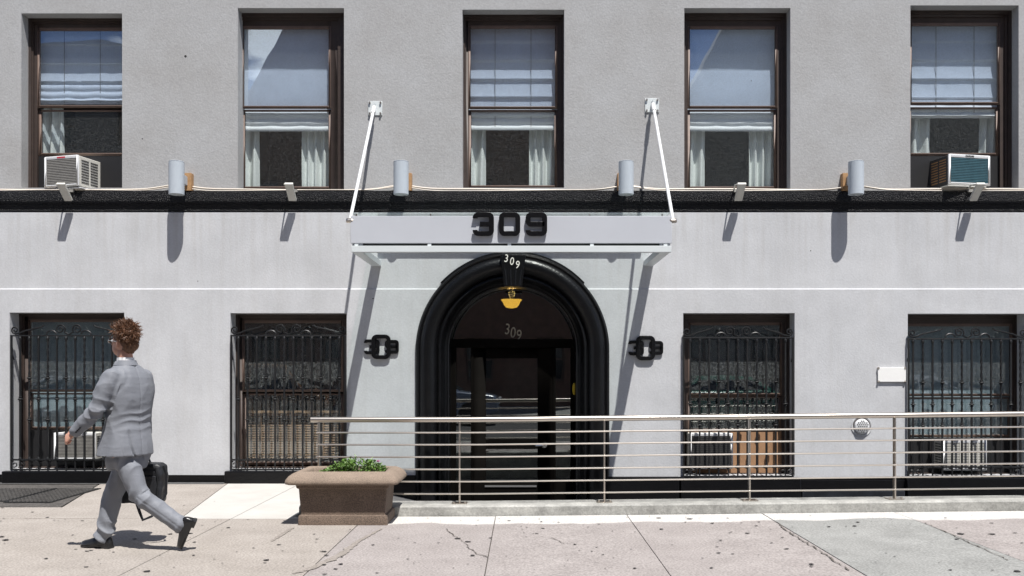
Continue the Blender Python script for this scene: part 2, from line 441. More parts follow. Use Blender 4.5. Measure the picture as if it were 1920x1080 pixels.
crack([gx(1010,1008), gx(1040,1012), gx(1058,1022)], .004)
crack([gx(1455,985), gx(1480,1005), gx(1520,1030), gx(1592,1078)], .008)
crack([gx(1735,990), gx(1790,1015), gx(1890,1062)], .007)
b = MB()
for k in range(430):
    x = random.uniform(-6.4, 6.2); y = random.uniform(-5.4, -2.62) if random.random() < .9 else random.uniform(-2.6, -1.2)
    if y > -2.6 and x > -2.9: continue
    r = random.choice([.005, .007, .008, .01, .012, .015, .018, .024]) * random.uniform(.7, 1.2); n = 9
    ph = random.random()*6
    b.add([(x + r*(1+.3*math.sin(3*a+ph))*math.cos(a), y + r*.9*(1+.25*math.cos(2*a+ph))*math.sin(a), G(x)+.006) for a in [2*math.pi*i/n for i in range(n)]], [tuple(range(n))])
tag(b.build('gum_spots', M['gum']), kind='stuff')
# damp streaks running from the planter
def stain(pts, wds, m):
    b = MB(); rg = []
    P = [Vector(p) for p in pts]; seq = []
    for j in range(len(P)-1):
        for k in range(10):
            t = k/10; seq.append((P[j].lerp(P[j+1], t), wds[j]*(1-t)+wds[j+1]*t))
    for i in range(len(seq)-1):
        p, wd = seq[i]; t = seq[i+1][0]-p; t.normalize(); nn = Vector((-t.y, t.x))*wd
        rg.append((p+nn*(1+1.1*noise.noise(Vector((i*.9, 0, 0)))), p-nn*(1+1.1*noise.noise(Vector((i*.9, 9, 0))))))
    b.add([(q.x, q.y, G(q.x)+0.004) for pr in rg for q in pr], [(2*i, 2*i+1, 2*i+3, 2*i+2) for i in range(len(rg)-1)])
    return b.build('water_stain', m, gr)
M['stain'] = mat('damp concrete', (0.23, 0.205, 0.18), 0.8, vscale=9, fine=0.26, fscale=60, col2=(0.28, 0.25, 0.225))
stain([gx(715,992), gx(672,1015), gx(640,1040), gx(585,1066), gx(540,1079)], [.012, .02, .035, .03, .008], M['stain'])
stain([gx(548,990), gx(525,1005), gx(505,1018)], [.02, .02, .006], M['stain'])

# kerb of the sunken entrance path
b = MB(); kx = [-2.15 + i*0.45 for i in range(25)]
rg = []
for x in kx:
    z = G(x); j = noise.noise(Vector((x*2, 0, 0)))*.006
    rg.append([(x,-2.54+j,z-.1),(x,-2.54+j,z+.085),(x,-2.515+j,z+.10),(x,-2.22,z+.10),(x,-2.22,-.6)])
b.rings(rg)
tag(b.build('kerb', M['kerb'], smooth=True, ang=30), kind='structure')
b = MB()
b.add([(-2.2,-2.22,-.005),(-1.0,-2.22,-.30),(9,-2.22,-.30),(9,.4,-.30),(-1.0,.4,-.30),(-2.2,.4,-.005)], [(0,1,4,5),(1,2,3,4)])
tag(b.build('entrance_path', M['areaway']), kind='structure')
# dark pebble strip at the foot of the wall
b = MB().add([(-9.5,-.16,.006),(-3.7,-.16,.006),(-3.65,-.0,.006),(-9.5,0,.006)], [(0,1,2,3)])
tag(b.build('gravel_strip', M['areaway']), kind='structure')

# street, far pavement
b = MB().box(-60, 60, -5.75, -5.55, -.4, G(0)); tag(b.build('street_kerb', M['kerb'], bevel=.02), kind='structure')
b = MB().add([(-60,-15.3,-.15),(60,-15.3,-.15),(60,-5.75,-.15),(-60,-5.75,-.15)], [(0,1,2,3)])
tag(b.build('road', M['asphalt']), kind='structure')
b = MB()
for x0 in range(-40, 40, 6): b.box(x0, x0+3, -10.65, -10.53, -.146, -.144)
tag(b.build('road_marking', M['white_metal'], gr), None)
b = MB().box(-60, 60, -40, -15.3, -.5, 0.0); tag(b.build('far_pavement', M['slab_grey']), kind='structure')
b = MB().add([(-200,-200,-.52),(200,-200,-.52),(200,60,-.52),(-200,60,-.52)], [(0,1,2,3)])
tag(b.build('ground', M['asphalt']), kind='structure')

# ------------------------------------------------------------------ cellar grates at the left
gt = thing('cellar_hatch', (-5.7, -1.0, 0), 'dark cellar hatch with two steel floor grates set in the pavement at far left', 'floor hatch')
b = MB().prism([(-8.0,-1.97),(-4.74,-1.97),(-5.21,-.2),(-8.0,-.2)], 'z', -.08, .004)
b.build('surround', mat('dark stained hatch concrete', (0.10, 0.092, 0.085), 0.9, var=.5, vscale=9, bump=.6, bscale=50, fine=.4, fscale=50), gt, bevel=.004)
for (x0, x1, y0, y1) in ((-6.75,-5.52,-1.62,-.62), (-5.45,-5.0,-1.7,-.62), (-7.9, -6.85, -1.62, -.62)):
    if x0 == -5.45: x0, x1 = -5.46, -5.0
    fr = MB(); fr.box(x0-.02,x1+.02,y0-.02,y0,.0045,.012).box(x0-.02,x1+.02,y1,y1+.02,.0045,.012).box(x0-.02,x0,y0,y1,.0045,.012).box(x1,x1+.02,y0,y1,.0045,.012)
    fo = fr.build('grate', M['iron'], gt)
    bb = MB()
    x = x0 + .03
    while x < x1: bb.box(x, x+.012, y0, y1, .0047, .016); x += .045
    y = y0 + .06
    while y < y1: bb.box(x0, x1, y, y+.012, .0050, .0155); y += .07
    MB().box(x0, x1, y0, y1, .0042, .0046).build('pit', M['panel_black'], fo)
    tag(bb.build('grate_bars', mat('worn grate steel', (.10,.095,.09), .6, var=.5, vscale=12), fo), kind='stuff')

# ------------------------------------------------------------------ the building
bld = thing('apartment_building', (0, 0, 0), 'grey stucco apartment building with black arched doorway and brown sash windows', 'building')
WU, WL, WB = 0.03, 0.0, -0.02           # planes of upper, middle, lower wall
ZB0, ZB1 = Z(396), Z(358)               # belt course
ZS = Z(541)
UP = [(40,229,25,352), (446,645,15,355), (867,1058,18,352), (1283,1482,15,355), (1707,1910,10,352)]
LO = [(18,233,586,881), (432,650,587,881), (1281,1490,587,893), (1702,1924,588,893)]
def rect(o, Y): return [(X(o[0],Y),Z(o[3],Y)), (X(o[1],Y),Z(o[3],Y)), (X(o[1],Y),Z(o[2],Y)), (X(o[0],Y),Z(o[2],Y))]
b = MB()
holed_wall(b, [(-9,ZB1-.02),(9,ZB1-.02),(9,7.4),(-9,7.4)], [rect(o, WU) for o in UP], WU, .32)
uw = b.build('upper_wall', M['wall_up'], bld)
ax, az, AR = X(961), Z(656), 1.17
arch = [(ax-AR,-.35)] + [(ax-AR*math.cos(a), az+AR*math.sin(a)) for a in [math.pi*i/48 for i in range(49)]] + [(ax+AR,-.35)]
b = MB()
# middle band, with chamfered top edge; lower band proud of it
arch_mid = [p for p in arch if p[1] > ZS+.001]
aa = math.asin((ZS-az)/AR)
arc_u = [(ax-AR*math.cos(a), az+AR*math.sin(a)) for a in [aa+(math.pi-2*aa)*i/32 for i in range(33)]]
mid = [(-9,ZS)] + arc_u + [(9,ZS),(9,ZB0-.02),(-9,ZB0-.02)]
tr = tessellate_polygon([[Vector((p[0],p[1],0)) for p in mid]])
b.add([(p[0],WL,p[1]) for p in mid], [tuple(t) for t in tr])
b.add([(-9,WL,ZB0-.02),(9,WL,ZB0-.02),(9,WL+.03,ZB0),(-9,WL+.03,ZB0)], [(0,1,2,3)])
b.build('middle_wall', M['wall_low'], bld)
b = MB()
ZT = ZS-.012
aa = math.asin((ZT-az)/AR)
left = [(-9,Z(889)),(X(650),Z(889)),(X(650),Z(889)),(ax-AR,Z(889))]
outer = [(-9,Z(889)),(ax-AR,Z(891)),(ax-AR,az)] + [(ax-AR*math.cos(a), az+AR*math.sin(a)) for a in [aa*i/16 for i in range(1,17)]] + [(-9,ZT)]
holed_wall(b, outer, [[(X(o[0],WB),Z(o[3]+2,WB)-.0),(X(o[1],WB),Z(o[3]+2,WB)),(X(o[1],WB),Z(o[2],WB)),(X(o[0],WB),Z(o[2],WB))] if False else rect((o[0],o[1],o[2],o[3]), WB) for o in LO[:2]], WB, .32)
outer = [(ax+AR,Z(893)),(9,Z(898)),(9,ZT)] + [(ax+AR*math.cos(a), az+AR*math.sin(a)) for a in [aa*(16-i)/16 for i in range(0,16)]] + [(ax+AR,az)]
holed_wall(b, outer, [rect((o[0],o[1],o[2],o[3]-1), WB) for o in LO[2:]], WB, .32)
xa = AR*math.cos(aa)
for x0, x1 in ((-9, ax-xa), (ax+xa, 9)):
    b.add([(x0,WB,ZT),(x1,WB,ZT),(x1,WL,ZS),(x0,WL,ZS)], [(0,1,2,3)])
b.build('lower_wall', M['wall_low'], bld)
# belt course
b = MB()
prof = [(WU+.01,ZB1+.012),(-.03,ZB1-.004),(-.048,ZB1-.03),(-.045,ZB1-.13),(-.03,ZB1-.155),(-.005,ZB1-.175),(-.002,ZB0-.0),(.035,ZB0-.0)]
b.rings([[(x,p[0],p[1]) for p in prof] for x in [-9+18*i/60 for i in range(61)]], close=False)
b.build('belt_course', M['ledge'], bld, smooth=True, ang=50)
# wall base (black plinth) pieces
zl = Z(889)
for q_ in ((-9, X(15), -.035, .3, -.05, zl), (X(234)-.03, X(424), -.012, .3, -.05, zl), (X(652), ax-AR-.02, -.03, .3, -.6, zl-.01)):
    MB().box(*q_).build('plinth', M['black'], bld, bevel=.006)
for (x0,x1,yt,yy) in ((ax+AR-.02,X(1272),893,-.07),(X(1499),X(1700),899,-.03)):
    b = MB().box(x0,x1,yy,.3,-.6,Z(yt)); b.build('plinth', M['black'], bld, bevel=.008)
b = MB().box(X(1500),X(1692),-.09,-.031,-.6,Z(917)); b.build('plinth_step', mat('worn grey black paint',(0.022,0.025,0.032),0.6,var=.6,vscale=8,spec=.2), bld, bevel=.02)
for o, top, bot in ((LO[0],882,0),(LO[1],882,0),(LO[2],894,-.6),(LO[3],894,-.6)):
    b = MB().box(X(o[0])-.045, X(o[1])+.05, -.10, .3, bot-.02, Z(top))
    b.build('window_sill', M['black'], bld, bevel=.012)
# dark wall face under the windows at the entrance path
b = MB().box(X(1141), 9, .0, .28, -.6, Z(900)); b.build('foundation', M['black'], bld)
# roof + rooms
b = MB().box(-9, 9, .04, 6, 7.4, 7.6).box(-9.1,-9, 0.1, 6, -.5, 7.4).box(9,9.1,.1,6,-.5,7.4).box(-9,9,5.9,6,-.5,7.4)
b.build('shell', M['wall_up'], bld)
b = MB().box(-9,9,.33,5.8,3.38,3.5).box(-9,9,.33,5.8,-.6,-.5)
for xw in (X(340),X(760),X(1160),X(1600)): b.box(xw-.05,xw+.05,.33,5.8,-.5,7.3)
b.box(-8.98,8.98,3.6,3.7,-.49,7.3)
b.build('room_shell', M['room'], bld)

hm = mat('dark drill hole', (.03,.03,.03), .9)
for hx_, hy_, hr_ in ((346,104,.012),(265,259,.006),(1410,150,.005),(700,560,.006),(371,527,.005),(1520,470,.005)):
    yy = WU if hy_ < 350 else WL if hy_ < 541 else WB
    MB().lathe((X(hx_), yy-.0015, Z(hy_)), [(hr_*1.4,.001),(hr_,-.0005),(.001,.0)], 7, 'y', caps=False).build('anchor_hole', hm, bld)
# ------------------------------------------------------------------ sash windows
YG = .24
def sash_window(o, gx0, gx1, gy, m, mg, wallY, gap=None, tiers=3, name='window'):
    """o opening px; glass px at depth YG; gy = (top glass top, top glass bottom, low glass top, low glass bottom)"""
    x0, x1, zb, zt = X(o[0],wallY), X(o[1],wallY), Z(o[3],wallY), Z(o[2],wallY)
    a0, a1 = X(gx0,YG), X(gx1,YG)
    z1, z2, z3, z4 = [Z(v,YG) for v in gy]
    st = .028
    b = MB()
    ox0, ox1, ozb, ozt = min(x0, a0-st)-.02, max(x1, a1+st)+.02, zb-.03, zt+.02
    sx0, sx1, szt = a0-st, a1+st, z1+.035
    szb = (z4-.04) if gap is None else Z(gap,YG)
    for k in range(tiers):
        f = k/(tiers)
        ix0, ix1 = x0+(sx0-x0)*(.35+.65*f) if sx0 > x0 else sx0, x1+(sx1-x1)*(.35+.65*f) if sx1 < x1 else sx1
        it = zt+(szt-zt)*(.3+.7*f)
        if k == tiers-1: ix0, ix1, it = sx0, sx1, szt
        y0 = .185+.02*k
        b.box(ox0, ix0, y0, y0+.02 if k < tiers-1 else .30, ozb, ozt)
        b.box(ix1, ox1, y0, y0+.02 if k < tiers-1 else .30, ozb, ozt)
        b.box(ix0, ix1, y0, y0+.02 if k < tiers-1 else .30, it, ozt)
    b.box(ox0+.001, ox1-.001, .17, .305, ozb-.03, zb+.012)
    wn = b.build(name, m, bld, bevel=.004)
    u = MB().frame(sx0+.001, sx1-.001, z2-.03, szt-.001, st, st, .03, .034, YG-.018, YG+.012)
    u.build('upper_sash', M['brown'], wn, bevel=.003)
    lo = MB().frame(sx0+.001, sx1-.001, szb if gap is None else z4-.035, z3+.018, st+.006, st+.006, (z4-szb) if gap is None else .034, .018, YG+.016, YG+.045)
    lo.build('lower_sash', M['brown'], wn, bevel=.003)
    p = MB().box(a0-.005, a1+.005, YG-.003, YG+.001, z2-.005, z1+.005); p.build('pane', mg, wn)
    p = MB().box(a0, a1, YG+.029, YG+.033, z4-.002, z3+.002); p.build('pane', M['glass_low'] if mg == M['glass_up'] else mg, wn)
    return wn
upw = [sash_window(UP[0], 75, 235, (58,198,208,286), M['darkbrown'], M['glass_up'], WU, gap=292),
       sash_window(UP[1], 457, 617, (55,199,208,349), M['darkbrown'], M['glass_up'], WU),
       sash_window(UP[2], 882, 1041, (54,200,208,347), M['darkbrown'], M['glass_up'], WU),
       sash_window(UP[3], 1293, 1453, (55,199,208,349), M['darkbrown'], M['glass_up'], WU),
       sash_window(UP[4], 1708, 1870, (49,192,203,286), M['darkbrown'], M['glass_up'], WU, gap=292)]
for (wn, x0, x1) in ((upw[0],75,235),(upw[4],1705,1872)):
    MB().box(X(x0,YG)-.03, X(x1,YG)+.03, YG+.02, YG+.05, Z(352,YG)-.02, Z(286,YG)-.036).build('filler_panel', M['panel_black'], wn)
low = [sash_window(LO[0], 58, 222, (604,730,740,800), M['darkbrown'], M['glass'], WB, gap=806),
       sash_window(LO[1], 459, 640, (606,730,741,866), M['darkbrown'], M['glass'], WB),
       sash_window(LO[2], 1294, 1462, (610,737,746,804), M['darkbrown'], M['glass'], WB, gap=810),
       sash_window(LO[3], 1700, 1893, (612,738,748,815), M['darkbrown'], M['glass'], WB, gap=822)]
for (wn, x0, x1, t, bt) in ((low[0],58,222,800,882),(low[3],1700,1893,816,894)):
    MB().box(X(x0,YG)-.03, X(x1,YG)+.03, YG+.02, YG+.05, Z(bt,YG)-.02, Z(t,YG)-.036).build('filler_panel', M['panel_black'], wn)
MB().box(X(1288,YG), X(1462,YG)+.03, YG+.02, YG+.05, Z(894,YG)-.02, Z(804,YG)-.036).build('filler_panel', M['cardboard'], low[2])

# ------------------------------------------------------------------ arched door surround, keystone, door
prof = [(1.205,.02),(1.205,-.055),(1.18,-.075),(1.155,-.062),(1.145,-.085),(1.115,-.118),(1.07,-.132),(1.02,-.125),(.975,-.10),(.945,-.05),
        (.938,-.035),(.925,-.052),(.90,-.058),(.882,-.04),(.872,.0),(.845,.045),(.825,.06),(.815,.05),(.80,.06),(.795,.31)]
path = [(ax-1, -.35, 'L')]
rings = []
for z in [-.4, 0, .4, .8, 1.2, az-.001]: rings.append([(ax-r, y, z) for r, y in prof])
for i in range(65):
    a = math.pi*i/64; rings.append([(ax-r*math.cos(a), y, az+r*math.sin(a)) for r, y in prof])
for z in [az-.001, 1.2, .8, .4, 0, -.4]: rings.append([(ax+r, y, z) for r, y in prof])
b = MB().rings(rings, close=False)
b.build('arch_surround', M['black'], bld, smooth=True, ang=55)
b = MB()
for s_ in (-1, 1):      # outer fillet band above the string line
    rr = []
    for i in range(25):
        a = R(43)+(R(84)-R(43))*i/24
        rr.append([(ax+s_*r*math.cos(a), y, az+r*math.sin(a)) for r, y in ((1.195,0),(1.195,-.05),(1.228,-.045),(1.228,.01))])
    b.rings(rr)
b.build('arch_fillet', M['black'], bld, smooth=True)
b = MB()
kz0, kz1 = Z(537,-.2), Z(477,-.2)
kx0, kx1 = X(938,-.2), X(986,-.2); kb0, kb1 = X(945,-.2), X(979,-.2)
b.prism([(kb0,kz0),(kb1,kz0),(kx1,kz1),(kx0,kz1)], 'y', -.20, -.0)
kst = b.build('keystone', M['black'], bld, bevel=.01)
b = MB()
for i in range(4):
    f = .14+.24*i; xt = kx0+(kx1-kx0)*f; xb = kb0+(kb1-kb0)*f
    zt_ = kz0+(kz1-kz0)*.55
    xm = xb+(xt-xb)*.55
    b.tube([(xb,-.203,kz0+.012),(xm,-.203,zt_)], .012, n=6)
b.build('flute', M['black'], kst, smooth=True)
for ch, px, py in (('3',949.5,485),('0',960,490.5),('9',970.5,497)):
    text_obj('numeral', ch, .135, M['silver_digit'], kst, (X(px,-.205), -.205, Z(py,-.205)), rot=R(8), stretch=.8)

YD = .34
def xd(px): return X(px, YD)
def zd(py): return Z(py, YD)
fr = MB()
zh = zd(652); zh2 = zd(636)
fr.box(ax-.80, xd(855), YD-.04, YD+.08, -.35, zh)
fr.box(xd(1070), ax+.80, YD-.04, YD+.08, -.35, zh)
fr.box(ax-.80, ax+.80, YD-.06, YD+.08, zh, zh2)
fr.box(xd(883), xd(888), YD-.02, YD+.06, -.35, zh); fr.box(xd(1037), xd(1042), YD-.02, YD+.06, -.35, zh)
fr.box(xd(855), xd(883), YD-.02, YD+.06, -.35, zd(900)); fr.box(xd(1042), xd(1070), YD-.02, YD+.06, -.35, zd(900))
dfr = fr.build('door_frame', M['darkbrown_door'] if 'darkbrown_door' in M else mat('near black door paint', (0.006,0.005,0.0045), .8, var=.3, vscale=5, spec=.03), bld, bevel=.006)
MDP = dfr.data.materials[0]
for a0, a1 in ((855,883),(1042,1070)):
    MB().box(xd(a0), xd(a1), YD+.02, YD+.026, zd(900), zh).build('sidelight_pane', M['glass_door'], dfr)
n = 30
lp = [(ax-.79,zh2)] + [(ax-.79*math.cos(math.pi*i/n), az+.79*math.sin(math.pi*i/n)) for i in range(n+1)] + [(ax+.79,zh2)]
MB().prism(lp, 'y', YD+.02, YD+.026).build('transom_pane', M['glass_door'], dfr)
for ch, px, py in (('3',951.5,618),('0',962,624.5),('9',973,629.5)):
    text_obj('numeral', ch, .2, mat('dull gilt digit', (.33,.29,.22), .5), dfr, (X(px,YD+.015), YD+.015, Z(py,YD+.015)), rot=R(6), stretch=.75)
dr = MB()
dr.box(xd(888), xd(911), YD-.005, YD+.045, -.32, zh-.01); dr.box(xd(1008), xd(1037), YD-.005, YD+.045, -.32, zh-.01)
dr.box(xd(911), xd(1008), YD-.005, YD+.045, zd(672), zh-.01); dr.box(xd(911), xd(1008), YD-.005, YD+.045, zd(842), zd(823))
dr.box(xd(911), xd(1008), YD-.005, YD+.045, -.32, zd(905))
door = dr.build('door', MDP, bld, bevel=.005)
MB().box(xd(911), xd(1008), YD+.018, YD+.024, zd(823), zd(672)).build('upper_pane', M['glass_door'], door)
MB().box(xd(911), xd(1008), YD+.018, YD+.024, zd(905), zd(842)).build('lower_pane', M['glass_door'], door)
MB().box(xd(909), xd(1006), YD-.016, YD-.005, zd(913), zd(909.5)).build('kick_trim', M['chrome'], door)
b = MB().lathe((xd(1021), YD-.005, zd(834)), [(0.001,-.075),(.03,-.07),(.042,-.055),(.042,-.045),(.02,-.03),(.018,-.005),(.035,-.004),(.035,0)], 20, 'y')
b.tube([(xd(1019), YD-.06, zd(834)), (xd(1004), YD-.06, zd(834.5))], .012, 8)
b.build('door_handle', M['chrome'], door, smooth=True)
MB().box(ax-.79, ax+.79, .1, YD+.4, -.32, -.28).build('threshold', M['areaway'], bld)
# lobby
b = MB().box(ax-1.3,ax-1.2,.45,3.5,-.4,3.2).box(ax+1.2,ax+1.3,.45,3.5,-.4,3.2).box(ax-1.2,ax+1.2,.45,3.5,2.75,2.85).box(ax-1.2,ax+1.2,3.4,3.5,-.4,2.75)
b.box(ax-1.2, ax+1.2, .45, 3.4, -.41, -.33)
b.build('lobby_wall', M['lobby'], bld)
lt = thing('pendant_lamp', (X(959,.9), .9, Z(568,.9)), 'lit amber glass bowl lamp hanging behind the arched transom', 'lamp')
c = (X(959,.9), .9, Z(578,.9))
MB().lathe(c, [(.02,0),(.07,.01),(.10,.04),(.118,.085),(.145,.115),(.138,.118),(.02,.10)], 28).build('bowl', M['lamp_on'], lt, smooth=True)
MB().tube([(c[0],.9,c[2]+.10),(c[0],.9,2.75)], .008).build('stem', M['iron'], lt)
pl_ = bpy.data.lights.new('lamp_glow', 'POINT'); pl_.energy = 3; pl_.color = (1,.65,.2); pl_.shadow_soft_size = .05
po = bpy.data.objects.new('lamp_glow', pl_); COL.objects.link(po); po.parent = lt; po.location = (0, 0, .12)
yb = MB().lathe((xd(1076), .30, zd(729)), [(.001,-.02),(.02,-.02),(.03,-.01),(.03,0)], 18, 'y')
o = yb.build('yellow_oval', M['yellow'], origin=(xd(1076),.30,zd(729))); o.scale = (.7,1,2.6)  # yellow disc stretched into an upright oval on the right jamb
tag(o, 'small upright yellow oval on the right jamb beside the door', 'plate')

# ------------------------------------------------------------------ blinds and curtains
def roman_blind(px0, px1, y0, y1, Y, label, m=None, band=36, ruffle=True, group=None, deep=False):
    x0, x1, z0, z1 = X(px0,Y), X(px1,Y), Z(y1,Y), Z(y0,Y)
    b = MB(); nx_, nz_ = 40, 90; vs = []
    bh = band/150
    for j in range(nz_+1):
        z = z0+(z1-z0)*j/nz_
        for i in range(nx_+1):
            u = i/nx_; x = x0+(x1-x0)*u
            t = ((z1-z) % bh)/bh
            y = Y - .012*math.sin(math.pi*t)**.6
            sag = 0
            if deep: y = Y - .028*t**2
            if ruffle and z < z0+.26:
                q = (z0+.26-z)/.26
                y -= .02*abs(math.sin(q*9)) ; sag = .012*abs(math.sin(u*math.pi*3))*math.sin(q*math.pi)
            y += .004*noise.noise(Vector((x*8, z*5, Y)))
            vs.append((x, y, z-sag))
    b.add(vs, [(j*(nx_+1)+i, j*(nx_+1)+i+1, (j+1)*(nx_+1)+i+1, (j+1)*(nx_+1)+i) for j in range(nz_) for i in range(nx_)])
    root = thing('roman_blind', ((x0+x1)/2, Y, z0), label, 'blind', group)
    b.build('cloth', m or M['blind'], root, smooth=True, ang=80)
    for f in ((.3, .7) if deep else ()):
        MB().box(x0+(x1-x0)*f-.003, x0+(x1-x0)*f+.003, Y-.026, Y-.02, z0+.02, z1).build('cord', M['fin'], root)
    MB().box(x0, x1, Y-.01, Y+.03, z1, z1+.03).build('head_rail', M['offwhite'], root)
    return root
YI = .318
roman_blind(72, 240, 50, 196, YI, 'white roman blind in the far left upper window above the air conditioner', deep=True)
roman_blind(455, 622, 45, 247, YI, 'white roman blind with ruffled hem in second upper window from left', band=90)
roman_blind(878, 1046, 45, 245, YI, 'banded roman blind with ruffled hem in the middle upper window over the canopy', deep=True)
roman_blind(1288, 1458, 45, 247, YI, 'white roman blind with ruffled hem in second upper window from right', band=90)
roman_blind(1700, 1878, 45, 222, YI, 'banded roman blind in far right upper window above the air conditioner', deep=True)
def curtain(px0, px1, y0, y1, Y, label, waves=4, lean=0.0, m=None):
    x0, x1, z0, z1 = X(px0,Y), X(px1,Y), Z(y1,Y), Z(y0,Y)
    b = MB(); n1, n2 = 60, 24; vs = []
    for j in range(n2+1):
        v = j/n2; z = z0+(z1-z0)*v
        for i in range(n1+1):
            u = i/n1
            x = x0+(x1-x0)*u + lean*(v*v-.3)*(1-abs(2*u-1))
            y = Y + .035*math.sin(u*waves*2*math.pi + 1.2*math.sin(v*2.2+waves)) + .012*noise.noise(Vector((u*5, v*3, px0)))
            vs.append((x, y, z))
    b.add(vs, [(j*(n1+1)+i, j*(n1+1)+i+1, (j+1)*(n1+1)+i+1, (j+1)*(n1+1)+i) for j in range(n2) for i in range(n1)])
    o = b.build('curtain', m or M['curtain'], origin=((x0+x1)/2, Y, z0), smooth=True, ang=80)
    return tag(o, label, 'curtain', 'curtains in the upper windows')
YC = .42
curtain(70, 121, 60, 292, YC, 'pale curtain at the left side of the far left upper window', 3, .03)
for n_, (a, nm) in enumerate(((455,'second upper window from left'),(880,'middle upper window over the canopy'),(1291,'second upper window from right'))):
    curtain(a-6, a+31, 60, 352, YC, 'narrow pale curtain at the left side of the ' + nm, 2, .06)
    curtain(a+112, a+170, 60, 352, YC, 'wide pale curtain at the right side of the ' + nm, 4, .05)
curtain(1702, 1745, 60, 300, YC, 'pale curtain at the left side of the far right upper window', 2, .06)
curtain(1835, 1880, 60, 300, YC, 'pale curtain at the right side of the far right upper window', 3, .04)
# ground floor blinds
def flat_blind(px0, px1, y0, y1, Y, m, name, label, step=.13):
    x0, x1, z0, z1 = X(px0,Y), X(px1,Y), Z(y1,Y), Z(y0,Y)
    root = thing(name, ((x0+x1)/2, Y, z0), label, 'blind')
    b = MB(); k = 0; z = z1
    while z > z0:
        zz = max(z0, z-step); b.add([(x0,Y,z),(x1,Y,z),(x1,Y-.015,zz),(x0,Y-.015,zz)], [(0,1,2,3)])
        b.add([(x0,Y-.015,zz),(x1,Y-.015,zz),(x1,Y,zz),(x0,Y,zz)], [(0,1,2,3)]); z = zz
    b.build('cloth', m, root); MB().box(x0,x1,Y-.02,Y+.02,z1,z1+.03).build('head_rail', M['offwhite'], root)
    return root
flat_blind(50, 228, 600, 800, .40, M['greyblind'], 'pleated_blind', 'dim grey pleated blind behind the far left barred window', .2)
flat_blind(1692, 1900, 600, 822, .40, M['greyblind'], 'pleated_blind', 'pale blue grey pleated blind behind the far right barred window', .25)
vb = thing('venetian_blind', (X(545,.42), .42, Z(868,.42)), 'tan venetian blind behind the second barred window from left', 'blind')
b = MB(); y_ = 778
x0, x1 = X(452,.42), X(646,.42)
while y_ < 868:
    z = Z(y_,.42); tilt = .013 if y_ > 795 else .010
    b.add([(x0,.40,z-tilt),(x1,.40,z-tilt),(x1,.425,z+tilt),(x0,.425,z+tilt)], [(0,1,2,3)]); y_ += 4.6
tag(b.build('slats', M['venetian'], vb), kind='stuff')
MB().box(x0, x1, .395, .43, Z(775,.42), Z(770,.42)).build('head_rail', M['venetian'], vb)
for f in (.2,.5,.8): MB().box(x0+(x1-x0)*f-.008, x0+(x1-x0)*f+.008, .39, .392, Z(868,.42), Z(775,.42)).build('ladder_tape', M['venetian'], vb)

# ------------------------------------------------------------------ wrought iron window grilles
YR = -.055
def bar_mesh(z0, z1, collars, twisted):
    b = MB(); hl = .0095
    if twisted:
        zc0 = collars[0]
        b.tube([(0,0,z0),(0,0,zc0)], hl, square=True)
        n = 46; b.tube([(0,0,zc0+(z1-zc0)*i/n) for i in range(n+1)], hl*1.05, square=True, twist=.42)
    else:
        b.tube([(0,0,z0),(0,0,z1)], hl, square=True)
    for c in collars: b.lathe((0,0,c), [(.010,-.036),(.022,-.028),(.014,-.016),(.034,0),(.014,.016),(.022,.028),(.010,.036)], 8)
    b.lathe((0,0,z1-.03), [(.009,-.03),(.018,-.01),(.021,.01),(.012,.028)], 8)
    b.lathe((0,0,z0+.02), [(.012,-.02),(.020,-.006),(.018,.01),(.009,.03)], 8)
    return b.data('bar', M['iron'], smooth=True, ang=40)
def spiral(cx, cz, r0, r1, a0, a1, n=26):
    return [(cx+(r0+(r1-r0)*i/n)*math.cos(a0+(a1-a0)*i/n), cz+(r0+(r1-r0)*i/n)*math.sin(a0+(a1-a0)*i/n)) for i in range(n+1)]
